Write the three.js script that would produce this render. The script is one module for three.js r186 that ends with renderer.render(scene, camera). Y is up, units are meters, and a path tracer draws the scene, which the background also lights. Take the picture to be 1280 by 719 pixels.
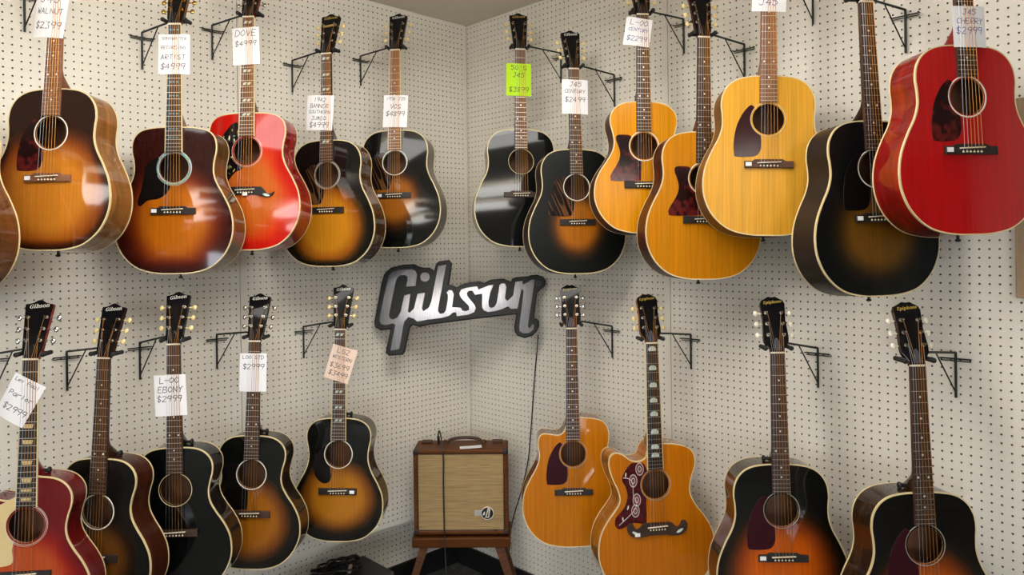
import * as THREE from 'three';
import { mergeGeometries } from 'three/addons/utils/BufferGeometryUtils.js';
import { RoundedBoxGeometry } from 'three/addons/geometries/RoundedBoxGeometry.js';
import { RectAreaLightUniformsLib } from 'three/addons/lights/RectAreaLightUniformsLib.js';

// ---------------------------------------------------------------- camera, light, exposure
const scene = new THREE.Scene();
const camera = new THREE.PerspectiveCamera(42.971, 1280 / 719, 0.05, 60);
camera.position.set(2.84217, 1.65522, 2.4721);
{
  const right = new THREE.Vector3(0.6969957, -0.01172283, -0.71697947), up = new THREE.Vector3(0.00526139, 0.99992305, -0.0112343);
  const back = new THREE.Vector3(0.717056, 0.00405795, 0.69700375);
  camera.quaternion.setFromRotationMatrix(new THREE.Matrix4().makeBasis(right, up, back));
  camera.setViewOffset(1280, 719, 2.836, 47.393, 1280, 719);      // level camera, lens shifted down
}
scene.background = new THREE.Color(9.4, 10.2, 11.2);
const renderer = new THREE.WebGLRenderer({ antialias: true });
renderer.toneMapping = THREE.LinearToneMapping;
renderer.toneMappingExposure = 1.04;
renderer.shadowMap.enabled = true;
RectAreaLightUniformsLib.init();
const CEIL = 2.79, ROOM_X = 8.0, ROOM_Z = 10.4;
const LAMP = 9, LAMP_COLOR = new THREE.Color(1.0, 0.975, 0.925);
// suspended fluorescent fixtures: centre x, centre z, length along z, tube output
const FIXTURES = [[1.45, 1.6, 1.6, 1.4], [2.2, 1.15, 1.0, 0.5], [1.0, 2.75, 1.1, 0.45], [0.95, 6.1, 1.2, 1], [4.2, 4.7, 1.8, 1], [2.8, 7.2, 1.2, 1], [4.9, 2.6, 1.2, 1], [3.9, 9.4, 1.2, 1], [6.6, 4.0, 1.2, 1]];
const DROP = 0.17, UPLIGHT = 4;          // pendant fixtures: the underside hangs 17 cm below the ceiling

// ---------------------------------------------------------------- helpers
let seed = 7;
const rnd = () => { seed = (seed * 1664525 + 1013904223) >>> 0; return seed / 4294967296; };
const hash = (i, j) => { const s = Math.sin(i * 127.1 + j * 311.7) * 43758.5453; return s - Math.floor(s); };
function vnoise(x, y) {
  const i = Math.floor(x), j = Math.floor(y), f = x - i, g = y - j, u = f * f * (3 - 2 * f), v = g * g * (3 - 2 * g);
  return (hash(i, j) * (1 - u) + hash(i + 1, j) * u) * (1 - v) + (hash(i, j + 1) * (1 - u) + hash(i + 1, j + 1) * u) * v;
}
const clamp = (v, a = 0, b = 1) => Math.min(b, Math.max(a, v));
const sstep = (a, b, v) => { const t = clamp((v - a) / (b - a)); return t * t * (3 - 2 * t); };
const mix = (a, b, t) => a.map((v, i) => v + (b[i] - v) * t);
const taken = new Map();
function numbered(name) { const k = taken.get(name) ?? 0; taken.set(name, k + 1); return k ? `${name}_${String(k).padStart(3, '0')}` : name; }
function mesh(name, geo, m, parent) {
  const o = new THREE.Mesh(geo, m); o.name = name; o.castShadow = o.receiveShadow = true;
  if (parent) parent.add(o);
  return o;
}
function thing(name, label, category, group) {
  const o = new THREE.Group(); o.name = numbered(name); o.userData = { label, category };
  if (group) o.userData.group = group;
  scene.add(o); return o;
}
function struct(name, label) { const o = new THREE.Group(); o.name = name; o.userData = { kind: 'structure', label, category: name.split('_')[0] }; scene.add(o); return o; }
function dataTex(w, h, f, srgb = true) {
  const d = new Uint8Array(w * h * 4);
  for (let j = 0; j < h; j++) for (let i = 0; i < w; i++) { const c = f(i, j); const k = (j * w + i) * 4; d[k] = clamp(c[0], 0, 255); d[k + 1] = clamp(c[1], 0, 255); d[k + 2] = clamp(c[2], 0, 255); d[k + 3] = 255; }
  const t = new THREE.DataTexture(d, w, h, THREE.RGBAFormat); t.magFilter = THREE.LinearFilter; t.minFilter = THREE.LinearMipmapLinearFilter; t.generateMipmaps = true;
  t.wrapS = t.wrapT = THREE.RepeatWrapping; if (srgb) t.colorSpace = THREE.SRGBColorSpace; t.needsUpdate = true; return t;
}
function canvasTex(w, h, draw) {
  const c = document.createElement('canvas'); c.width = w; c.height = h; draw(c.getContext('2d'), w, h);
  const t = new THREE.CanvasTexture(c); t.colorSpace = THREE.SRGBColorSpace; return t;
}
const V3 = (x, y, z) => new THREE.Vector3(x, y, z);
function rod(a, b, r, n = 8) {
  const d = b.clone().sub(a), g = new THREE.CylinderGeometry(r, r, d.length(), n);
  g.applyQuaternion(new THREE.Quaternion().setFromUnitVectors(V3(0, 1, 0), d.clone().normalize()));
  return g.translate((a.x + b.x) / 2, (a.y + b.y) / 2, (a.z + b.z) / 2);
}
function tube(pts, r, seg = 48, n = 7) { return new THREE.TubeGeometry(new THREE.CatmullRomCurve3(pts), seg, r, n, false); }
const box = (w, h, d, x = 0, y = 0, z = 0) => new THREE.BoxGeometry(w, h, d).translate(x, y, z);
function shapeOf(pts) { const s = new THREE.Shape(); pts.forEach(([x, y], i) => (i ? s.lineTo(x, y) : s.moveTo(x, y))); s.closePath(); return s; }
function smoothClosed(pts, n = 4) {                              // uniform Catmull-Rom through a closed list
  const N = pts.length, out = [];
  for (let i = 0; i < N; i++) {
    const a = pts[(i + N - 1) % N], b = pts[i], c = pts[(i + 1) % N], d = pts[(i + 2) % N];
    for (let k = 0; k < n; k++) { const t = k / n; out.push([0, 1].map((q) => 0.5 * (2 * b[q] + (c[q] - a[q]) * t + (2 * a[q] - 5 * b[q] + 4 * c[q] - d[q]) * t * t + (3 * b[q] - a[q] - 3 * c[q] + d[q]) * t * t * t))); }
  }
  return out;
}
const extrude = (pts, depth, bevel = 0) => new THREE.ExtrudeGeometry(shapeOf(pts), { depth: depth - 2 * bevel, bevelEnabled: bevel > 0, bevelSize: bevel, bevelThickness: bevel, bevelSegments: 2, curveSegments: 8, bevelOffset: -bevel }).translate(0, 0, bevel);
const std = (color, roughness = 0.6, metalness = 0, extra = {}) => new THREE.MeshStandardMaterial({ color, roughness, metalness, ...extra });
const gloss = (color, extra = {}) => new THREE.MeshPhysicalMaterial({ color, roughness: 0.5, specularIntensity: 0.12, clearcoat: 1, clearcoatRoughness: 0.04, ...extra });

// ---------------------------------------------------------------- shared textures and materials
const grainMap = dataTex(256, 256, (i, j) => {                   // straight wood grain running along v
  const s = 0.78 + 0.16 * vnoise(i * 0.35, j * 0.012) + 0.10 * vnoise(i * 0.08 + 9, j * 0.01) + 0.05 * vnoise(i * 0.9, j * 0.2) - 0.05 * (vnoise(i * 0.6, j * 0.03 + 40) > 0.72);
  return [255 * s, 255 * s * 0.99, 255 * s * 0.97];
});
const figureMap = dataTex(256, 128, (i, j) => {                  // figured side wood, streaks along u
  const w = j + 10 * vnoise(i * 0.03, j * 0.03);
  const s = 0.62 + 0.25 * vnoise(i * 0.012, w * 0.16) + 0.14 * vnoise(i * 0.05, w * 0.5 + 30) + 0.06 * vnoise(i * 0.3, j * 0.06);
  return [255 * s, 255 * s * 0.97, 255 * s * 0.92];
});
const boardMap = dataTex(64, 256, (i, j) => { const s = 0.72 + 0.25 * vnoise(i * 0.6, j * 0.02) + 0.1 * vnoise(i * 0.9, j * 0.3); return [255 * s, 250 * s, 245 * s]; });
const tortoiseMap = dataTex(128, 128, (i, j) => { const n = vnoise(i * 0.06, j * 0.06) * 0.6 + vnoise(i * 0.16 + 5, j * 0.16) * 0.4; return mix([26, 5, 6], [88, 22, 20], sstep(0.38, 0.72, n)); });
const stripeMap = dataTex(128, 128, (i, j) => { const u = (i * 0.75 + j * 0.52 + 5 * vnoise(i * 0.05, j * 0.05)) * 0.2, n = vnoise(u * 2.1, (j - i) * 0.018); return mix([14, 8, 6], [104, 66, 34], sstep(0.55, 0.72, n) * (vnoise(u * 5, 3) > 0.3 ? 1 : 0.35)); });
const pearlMap = dataTex(64, 64, (i, j) => { const n = vnoise(i * 0.15, j * 0.15), m = vnoise(i * 0.3 + 7, j * 0.2); return [190 + 45 * n, 188 + 42 * m, 190 + 40 * vnoise(i * 0.2, j * 0.3 + 11)]; });
const abaloneMap = dataTex(128, 128, (i, j) => { const n = vnoise(i * 0.2, j * 0.2), m = vnoise(i * 0.35 + 7, j * 0.3), k = vnoise(i * 0.3, j * 0.25 + 9); return [70 + 110 * n, 95 + 110 * m, 95 + 100 * k]; });
const M = {
  cream: std('#d9c594', 0.35), white: std('#dcd7c6', 0.35), bone: std('#e6ddc4', 0.4), black: std('#0b0b0c', 0.45), ebony: std('#17120f', 0.5),
  rosewood: std('#402818', 0.5, 0, { map: boardMap }), darkboard: std('#241a15', 0.45, 0, { map: boardMap }), walnutboard: std('#8c5d3e', 0.55, 0, { map: boardMap }), midboard: std('#5f3d28', 0.5, 0, { map: boardMap }),
  fret: std('#c8c4b8', 0.28, 1), chrome: std('#cfcfcf', 0.18, 1), nickel: std('#b9b2a2', 0.25, 1), gold: std('#c79a45', 0.25, 1),
  bronze: std('#b8834a', 0.35, 1), steel: std('#c4c4c6', 0.3, 1), holeWood: std('#9a7146', 0.8),
  pearl: std('#ffffff', 0.25, 0, { map: pearlMap }), abalone: std('#ffffff', 0.25, 0, { map: abaloneMap }), dot: std('#e8e4d8', 0.3),
  tortoise: gloss('#ffffff', { map: tortoiseMap, clearcoat: 0.5, clearcoatRoughness: 0.12 }), purple: gloss('#300b14', { clearcoat: 0.4, clearcoatRoughness: 0.12 }), stripe: gloss('#ffffff', { map: stripeMap, clearcoat: 0.5, clearcoatRoughness: 0.12 }), blackguard: gloss('#0c0808', { clearcoat: 0.5, clearcoatRoughness: 0.12 }), ivoryguard: gloss('#d8c08c'),
  headface: gloss('#0b0a0c'), creamButton: std('#e0c98c', 0.35), whiteButton: std('#e4dcc8', 0.35), paper: std('#eeecea', 0.9),
  hanger: std('#1b2320', 0.45, 0.3), rubber: std('#151515', 0.75), mahogany: gloss('#6a3018', { map: grainMap }), innerwood: std('#744a32', 0.8, 0, { map: grainMap }),
};

// ---------------------------------------------------------------- room shell
const pegPaint = std('#e1dbce', 0.55);
const backBoard = std('#84705a', 0.95);
const farWall = std('#6e665d', 0.85);
const S = 0.0254;
// one pegboard sheet with real holes; a = along the wall, o = plane offset, toWorld maps (a, y, depth) to xyz
function pegSheet(a0, a1, y0, y1, pa, py, toWorld) {
  const R = 0.0031, T = 0.006, pos = [], idx = [], rim = [];
  const ia0 = Math.ceil((a0 + 0.011) / S - pa), ia1 = Math.floor((a1 - 0.011) / S - pa), iy0 = Math.ceil((y0 + 0.011) / S - py), iy1 = Math.floor((y1 - 0.011) / S - py);
  const add = (a, y, d) => { const p = toWorld(a, y, d); pos.push(p[0], p[1], p[2]); return pos.length / 3 - 1; };
  const quad = (p, q, r, s) => idx.push(p, q, r, p, r, s);
  for (let i = ia0; i <= ia1; i++) for (let j = iy0; j <= iy1; j++) {
    const ca = (i + pa) * S, cy = (j + py) * S, h = S / 2;
    const C = [[1, 1], [-1, 1], [-1, -1], [1, -1]].map(([u, v]) => add(ca + u * h, cy + v * h, 0));
    const F = [], B = [], W = [];
    for (let k = 0; k < 8; k++) { const t = Math.PI / 8 + k * Math.PI / 4, x = ca + R * Math.cos(t), y = cy + R * Math.sin(t); F.push(add(x, y, 0)); W.push(add(x, y, 0)); B.push(add(x, y, -T)); }
    for (let k = 0; k < 4; k++) { const n = (k + 1) % 4; idx.push(C[k], F[(2 * k + 1) % 8], F[2 * k]); idx.push(C[k], F[(2 * k + 2) % 8], F[2 * k + 1]); idx.push(C[k], C[n], F[(2 * k + 2) % 8]); }
    for (let k = 0; k < 8; k++) { const n = (k + 1) % 8; rim.push(W[k], W[n], B[n], W[k], B[n], B[k]); }
  }
  const A0 = (ia0 + pa - 0.5) * S, A1 = (ia1 + pa + 0.5) * S, Y0 = (iy0 + py - 0.5) * S, Y1 = (iy1 + py + 0.5) * S;
  const strip = (p0, p1, q0, q1) => { const v = [add(p0, q0, 0), add(p1, q0, 0), add(p1, q1, 0), add(p0, q1, 0)]; quad(v[0], v[1], v[2], v[3]); };
  strip(a0, A0, y0, y1); strip(A1, a1, y0, y1); strip(A0, A1, y0, Y0); strip(A0, A1, Y1, y1);
  const edge = (p0, q0, p1, q1) => { const v = [add(p0, q0, 0), add(p1, q1, 0), add(p1, q1, -T), add(p0, q0, -T)]; quad(v[0], v[1], v[2], v[3]); };
  edge(a0, y0, a1, y0); edge(a1, y0, a1, y1); edge(a1, y1, a0, y1); edge(a0, y1, a0, y0);
  return [idx, rim].map((list) => { const g = new THREE.BufferGeometry(); g.setAttribute('position', new THREE.Float32BufferAttribute(pos, 3)); g.setIndex(list); const flat = g.toNonIndexed(); flat.computeVertexNormals(); return flat; });
}
const hardboard = std('#5d432e', 0.9);
function pegPanel(parent, ...args) { const [face, rims] = pegSheet(...args), p = mesh('pegboard_panel', face, pegPaint, parent); mesh('hole_rims', rims, hardboard, p).userData.kind = 'stuff'; }
const onLeft = (o) => (a, y, d) => [o + d, y, a];
const onRight = (o) => (a, y, d) => [a, y, o + d];
{
  const REC = 0.12;                                             // the sheet below the joint sits further back
  const wl = struct('wall_left', 'off-white pegboard wall behind the sunburst guitars');
  mesh('backing', box(0.12, CEIL + 0.1, ROOM_Z, -0.21, CEIL / 2, ROOM_Z / 2 - 0.1), backBoard, wl);
  for (const [a0, a1] of [[0.005, 1.2105], [1.2135, 2.4315], [2.4345, 3.2]]) pegPanel(wl, a0, a1, 0.352, CEIL, 0.42, 0.9, onLeft(0));
  for (const [a0, a1] of [[-0.12, 1.2105], [1.2135, 3.2]]) pegPanel(wl, a0, a1, 0.06, 0.352, 0.42, 0.9, onLeft(-REC));
  mesh('batten', box(REC, 0.03, ROOM_Z, -REC / 2 - 0.006, 0.368, ROOM_Z / 2), pegPaint, wl);
  mesh('plain_panel', box(0.13, CEIL, ROOM_Z - 3.2, -0.065, CEIL / 2, (ROOM_Z + 3.2) / 2), pegPaint, wl);
  const wr = struct('wall_right', 'off-white pegboard wall behind the natural-topped guitars');
  mesh('backing', box(ROOM_X + 0.4, CEIL + 0.1, 0.12, ROOM_X / 2 - 0.15, CEIL / 2, -0.135), backBoard, wr);
  for (const [a0, a1] of [[-0.118, 1.2075], [1.2105, 2.4285], [2.4315, 3.3]]) pegPanel(wr, a0, a1, 0.06, CEIL, 0.28, 0.25, onRight(0));
  mesh('plain_panel', box(ROOM_X - 3.3, CEIL, 0.07, (ROOM_X + 3.3) / 2, CEIL / 2, -0.035), pegPaint, wr);
  const rubberBase = std('#0d0d0e', 0.6);
  const bl = struct('baseboard_left', 'black rubber baseboard along the pegboard wall'); mesh('strip', box(0.012, 0.103, ROOM_Z, -REC + 0.006, 0.0515, ROOM_Z / 2), rubberBase, bl);
  const br = struct('baseboard_right', 'black rubber baseboard below the natural guitars'); mesh('strip', box(ROOM_X, 0.103, 0.012, ROOM_X / 2 - 0.12, 0.0515, 0.006), rubberBase, br);
  const carpet = dataTex(256, 256, (i, j) => { const n = 0.6 + 0.5 * vnoise(i * 0.8, j * 0.8) + 0.2 * vnoise(i * 0.1, j * 0.1); return [104 * n, 102 * n, 99 * n]; });
  carpet.repeat.set(10, 12);
  const fl = struct('floor', 'grey carpet floor'); mesh('carpet', box(ROOM_X + 0.4, 0.1, ROOM_Z + 0.4, ROOM_X / 2, -0.05, ROOM_Z / 2), std('#ffffff', 0.95, 0, { map: carpet }), fl);
  const ce = struct('ceiling', 'plain grey-beige ceiling'); mesh('slab', box(ROOM_X + 0.4, 0.12, ROOM_Z + 0.4, ROOM_X / 2, CEIL + 0.061, ROOM_Z / 2), std('#e0d8c9', 0.9), ce);
  // far walls, out of the picture; a shop window opens in one of them
  const fm = std('#3a3a3c', 0.5, 0.5), gl = new THREE.MeshPhysicalMaterial({ color: '#ffffff', roughness: 0.02, transmission: 1, thickness: 0, ior: 1.45 });
  // a wall with a wide glazed opening, built along u from 0 to len, then turned into place
  function shopfront(wall, win, len, u0, u1, y0, y1, place) {
    const put = (name, geo, m, o) => mesh(name, geo.applyMatrix4(place), m, o), um = (u0 + u1) / 2, ym = (y0 + y1) / 2;
    put('panel', mergeGeometries([box(u0 + 0.15, CEIL + 0.1, 0.15, u0 / 2 - 0.075, CEIL / 2, 0.075), box(len - u1 + 0.15, CEIL + 0.1, 0.15, (len + u1) / 2 + 0.075, CEIL / 2, 0.075), box(u1 - u0, y0, 0.15, um, y0 / 2, 0.075), box(u1 - u0, CEIL - y1 + 0.05, 0.15, um, (CEIL + y1) / 2 + 0.025, 0.075)]), farWall, wall);
    for (let k = 0; k < 4; k++) put('pane', box((u1 - u0) / 4 - 0.05, y1 - y0, 0.006, u0 + (k + 0.5) * (u1 - u0) / 4, ym, 0.07), gl, win);
    for (let k = 0; k <= 4; k++) put('mullion', box(0.05, y1 - y0, 0.08, u0 + k * (u1 - u0) / 4, ym, 0.07), fm, win);
  }
  shopfront(struct('wall_back', 'dark taupe wall with a glazed opening across the shop'), struct('window_1', 'wide shop window across from the sunburst guitars'), ROOM_X, 4.6, 7.4, 0.35, 1.95, new THREE.Matrix4().makeTranslation(0, 0, ROOM_Z));
  shopfront(struct('wall_front', 'dark taupe shopfront wall with glass panes'), struct('window_2', 'wide shop window across from the natural guitars'), ROOM_Z, 0.6, 5.2, 0.3, 1.98, new THREE.Matrix4().makeTranslation(ROOM_X, 0, ROOM_Z).multiply(new THREE.Matrix4().makeRotationY(Math.PI / 2)));
  const gd = struct('ground', 'pale pavement outside the shop windows'); mesh('pavement', mergeGeometries([box(30, 0.1, 40, ROOM_X + 15.25, -0.06, 5), box(ROOM_X + 10, 0.1, 25, ROOM_X / 2 - 5, -0.06, ROOM_Z + 12.75)]), std('#a8a49c', 0.9), gd);
}
// ---------------------------------------------------------------- ceiling fixtures
FIXTURES.forEach(([x, z, len, out], k) => {
  const t = thing('ceiling_light', 'suspended fluorescent fixture over the shop floor', 'light', 'fluorescent ceiling fixtures'); t.position.set(x, CEIL, z);
  const w = 0.32, hgt = 0.11, mid = -DROP + hgt / 2;
  mesh('end_cap', mergeGeometries([box(w + 0.01, hgt, 0.012, 0, mid, len / 2 + 0.006), box(w + 0.01, hgt, 0.012, 0, mid, -len / 2 - 0.006)]), M.white, t);
  mesh('diffuser', box(w, hgt, len, 0, mid, 0), new THREE.MeshStandardMaterial({ color: '#ffffff', roughness: 0.6, emissive: LAMP_COLOR, emissiveIntensity: 2 }), t);
  for (const q of [-1, 1]) mesh('stem', rod(V3(0, -DROP + hgt, q * len * 0.35), V3(0, 0, q * len * 0.35), 0.006), M.white, t);
  const lamp = (power, a, b, p, look) => { const L = new THREE.RectAreaLight(LAMP_COLOR, power, a, b); L.position.set(x + p[0], CEIL + p[1], z + p[2]); L.lookAt(x + look[0], CEIL + look[1], z + look[2]); L.name = `lamp_${k}`; L.castShadow = true; scene.add(L); };
  lamp(LAMP * out, w, len, [0, -DROP - 0.004, 0], [0, -9, 0]);
  lamp(UPLIGHT * out, w, len, [0, -DROP + hgt + 0.004, 0], [0, 9, 0]);
  for (const q of [-1, 1]) lamp(LAMP * out, len, hgt, [q * (w / 2 + 0.004), mid, 0], [q * 9, mid, 0]);
});

// ---------------------------------------------------------------- guitar shapes (half outlines from tail to neck, metres)
const HALF = {
  round: [[0, 0], [.065, .003], [.125, .020], [.172, .060], [.199, .112], [.2065, .165], [.199, .220], [.178, .272], [.156, .315], [.1455, .352], [.1455, .388], [.1485, .420], [.143, .455], [.124, .486], [.092, .506], [.048, .514], [0, .515]],
  square: [[0, 0], [.065, .003], [.125, .020], [.172, .060], [.199, .112], [.2065, .165], [.198, .220], [.174, .272], [.150, .315], [.1385, .352], [.1395, .390], [.1465, .425], [.1465, .455], [.136, .483], [.110, .503], [.060, .512], [0, .513]],
  small: [[0, 0], [.060, .003], [.115, .020], [.158, .060], [.182, .108], [.1875, .150], [.181, .194], [.161, .236], [.136, .272], [.118, .305], [.112, .337], [.117, .372], [.1255, .405], [.124, .437], [.108, .464], [.080, .482], [.042, .489], [0, .490]],
  student: [[0, 0], [.058, .003], [.110, .019], [.152, .057], [.175, .104], [.180, .146], [.174, .190], [.156, .232], [.135, .270], [.122, .305], [.1185, .337], [.1225, .372], [.1285, .402], [.1265, .432], [.111, .459], [.083, .476], [.044, .483], [0, .484]],
  jumbo: [[0, 0], [.070, .003], [.135, .022], [.184, .066], [.211, .120], [.216, .170], [.207, .222], [.182, .268], [.153, .305], [.134, .338], [.128, .368], [.134, .402], [.1475, .438], [.153, .466], [.147, .495], [.123, .517], [.080, .529], [.04, .533], [0, .534]],
};
const SPEC = { round: [.515, .629, .112], square: [.513, .645, .117], small: [.490, .629, .100], student: [.484, .629, .105], jumbo: [.534, .648, .110] };
// left shoulder of the cutaway bodies, relative to the sound hole, from the neck outwards to the waist
const CUT = {
  square: [[-.026, .112], [-.036, .089], [-.058, .076], [-.094, .080], [-.122, .081], [-.1385, .064], [-.1415, .034], [-.1365, -.010]],
  jumbo: [[-.026, .120], [-.034, .097], [-.056, .086], [-.086, .089], [-.120, .112], [-.147, .118], [-.166, .104], [-.170, .070], [-.158, .026], [-.140, -.015]],
  small: [[-.026, .105], [-.034, .084], [-.055, .074], [-.085, .079], [-.110, .083], [-.126, .068], [-.128, .035], [-.119, -.005]],
};
const ARC = (r, a0, a1, n = 10) => Array.from({ length: n + 1 }, (_, k) => { const t = (a0 + (a1 - a0) * k / n) * Math.PI / 180; return [r * Math.cos(t), r * Math.sin(t)]; });
const GUARD = {      // pickguard outlines relative to the sound-hole centre, the inner edge follows the rosette
  teardrop: [...ARC(.057, 245, 138), [-.056, .046], [-.080, .020], [-.100, -.022], [-.109, -.073], [-.108, -.112], [-.100, -.120], [-.058, -.121], [-.034, -.114], [-.023, -.092], [-.022, -.070]],
  vintage: [...ARC(.057, 262, 145), [-.058, .041], [-.098, .040], [-.104, .022], [-.091, -.018], [-.095, -.055], [-.124, -.105], [-.126, -.122], [-.115, -.130], [-.022, -.129], [-.013, -.118], [-.010, -.075]],
  flame: [...ARC(.057, 262, 142), [-.056, .044], [-.088, .027], [-.109, -.015], [-.121, -.067], [-.120, -.108], [-.112, -.116], [-.036, -.120], [-.018, -.100], [-.012, -.075]],
  pointed: [...ARC(.060, 258, 150), [-.056, .036], [-.077, .028], [-.098, .007], [-.104, -.030], [-.112, -.075], [-.124, -.116], [-.121, -.130], [-.111, -.131], [-.088, -.113], [-.053, -.108], [-.027, -.092], [-.014, -.072]],
  bird: [...ARC(.057, 255, 125), [-.034, .100], [-.050, .107], [-.072, .088], [-.097, .052], [-.112, .004], [-.103, -.040], [-.094, -.085], [-.088, -.122], [-.078, -.133], [-.066, -.108], [-.042, -.080], [-.018, -.068]],
  wide: [...ARC(.057, 232, 122), [-.040, .075], [-.062, .080], [-.093, .076], [-.124, .028], [-.111, -.003], [-.106, -.039], [-.120, -.076], [-.150, -.108], [-.153, -.136], [-.134, -.148], [-.086, -.130], [-.045, -.136], [-.037, -.120], [-.037, -.070]],
  plate: [...ARC(.057, 235, 125), [-.030, .082], [-.060, .070], [-.090, .052], [-.104, .010], [-.106, -.060], [-.106, -.112], [-.038, -.112], [-.036, -.070]],
  short: [...ARC(.057, 235, 150), [-.060, .026], [-.084, .004], [-.098, -.034], [-.091, -.084], [-.064, -.112], [-.038, -.110], [-.025, -.086], [-.032, -.060]],
};
const GUARD_KEEP = 11;      // the first points lie on the rosette arc
const NECK_W0 = 0.0435, NECK_W1 = 0.056;

function outlineOf(shape, cut, holeY) {
  const half = HALF[shape];
  let left = half.slice(1, -1).map(([x, y]) => [-x, y]).reverse();
  if (cut) { const c = CUT[shape].map(([x, y]) => [x, y + holeY]); const lowest = c[c.length - 1][1]; left = [...c, ...left.filter(([, y]) => y < lowest - 0.018)]; }
  return smoothClosed([...half, ...left], 4);
}
function normals2(o) { const N = o.length; return o.map((_, i) => { const a = o[(i + N - 1) % N], b = o[(i + 1) % N], dx = b[0] - a[0], dy = b[1] - a[1], l = Math.hypot(dx, dy); return [dy / l, -dx / l]; }); }
function gridGeo(rows, closed, uvOf) {                        // rows of equally many [x,y,z]
  const pos = [], uv = [], idx = [], n = rows[0].length, m = closed ? n + 1 : n;
  rows.forEach((r, j) => { for (let i = 0; i < m; i++) { const p = r[i % n]; pos.push(...p); uv.push(...uvOf(p, i, j)); } });
  for (let j = 0; j < rows.length - 1; j++) for (let i = 0; i < m - 1; i++) { const a = j * m + i, b = a + 1, c = a + m, d = c + 1; idx.push(a, c, b, b, c, d); }
  const g = new THREE.BufferGeometry(); g.setAttribute('position', new THREE.Float32BufferAttribute(pos, 3)); g.setAttribute('uv', new THREE.Float32BufferAttribute(uv, 2)); g.setIndex(idx); g.computeVertexNormals();
  if (closed) { const N = g.attributes.normal; for (let j = 0; j < rows.length; j++) { const a = j * m, b = a + n; const x = N.getX(a) + N.getX(b), y = N.getY(a) + N.getY(b), z = N.getZ(a) + N.getZ(b), l = Math.hypot(x, y, z) || 1; N.setXYZ(a, x / l, y / l, z / l); N.setXYZ(b, x / l, y / l, z / l); } }
  return g;
}
const TOPU = 0.46, TOPV = 0.56;
const bodyCache = new Map();
function bodyGeos(shape, cut, holeY) {
  const key = shape + cut + holeY.toFixed(4); if (bodyCache.has(key)) return bodyCache.get(key);
  const [L, , dep] = SPEC[shape], o = outlineOf(shape, cut, holeY), nn = normals2(o), r = 0.050;
  const sag = (x, y) => 0.0028 - (x * x + (y - 0.21) ** 2) / 16;
  const rings = [];
  for (let k = 0; k <= 10; k++) rings.push(o.map(([x, y]) => { const dx = x, dy = y - holeY, l = Math.hypot(dx, dy), t = k / 10, px = (dx / l) * r * (1 - t) + x * t, py = holeY + (dy / l) * r * (1 - t) + (y - holeY) * t; return [px, py, sag(px, py)]; }));
  const top = gridGeo(rings, true, (p) => [p[0] / TOPU + 0.5, p[1] / TOPV]);
  const zb = (y) => -(dep + 0.007 - 0.011 * y / L);
  let arc = 0; const s = o.map((p, i) => { if (i) arc += Math.hypot(p[0] - o[i - 1][0], p[1] - o[i - 1][1]); return arc; }); const total = arc + 0.015;
  const side = gridGeo([0, 0.35, 0.7, 1].map((t) => o.map(([x, y]) => [x, y, sag(x, y) * (1 - t) + zb(y) * t])), true, (p, i, j) => [(i < s.length ? s[i] : total) * 2.2, j * 0.16]);
  const cy = L * 0.45, backRings = [0, 0.35, 0.7, 0.9, 1].map((t) => o.map(([x, y]) => [x * t, cy + (y - cy) * t, zb(cy + (y - cy) * t) - 0.006 * (1 - t * t)]));
  const back = gridGeo(backRings.reverse(), true, (p) => [p[0] * 5, p[1] * 2]);
  const inner = gridGeo([0.02, 0.5, 0.955].map((t) => o.map(([x, y]) => [x * t, cy + (y - cy) * t, zb(y) * 0.95])), true, (p) => [p[0] * 5, p[1] * 2]);
  const bind = (zf, topIn, drop, up) => gridGeo([[-topIn, up], [0.0006, up], [0.0006, -drop], [-topIn, -drop]].map(([q, dz]) => o.map(([x, y], i) => [x + nn[i][0] * q, y + nn[i][1] * q, zf(y, x) + dz])), true, () => [0, 0]);
  const res = { o, L, dep, zb, sag, top, side, back, inner, binding: bind((y, x) => sag(x, y), 0.0030, 0.0060, 0.0007).toNonIndexed(), backBinding: bind((y) => zb(y), 0.003, -0.005, -0.0008).toNonIndexed() };
  res.binding.computeVertexNormals(); res.backBinding.computeVertexNormals();
  bodyCache.set(key, res); return res;
}
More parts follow.
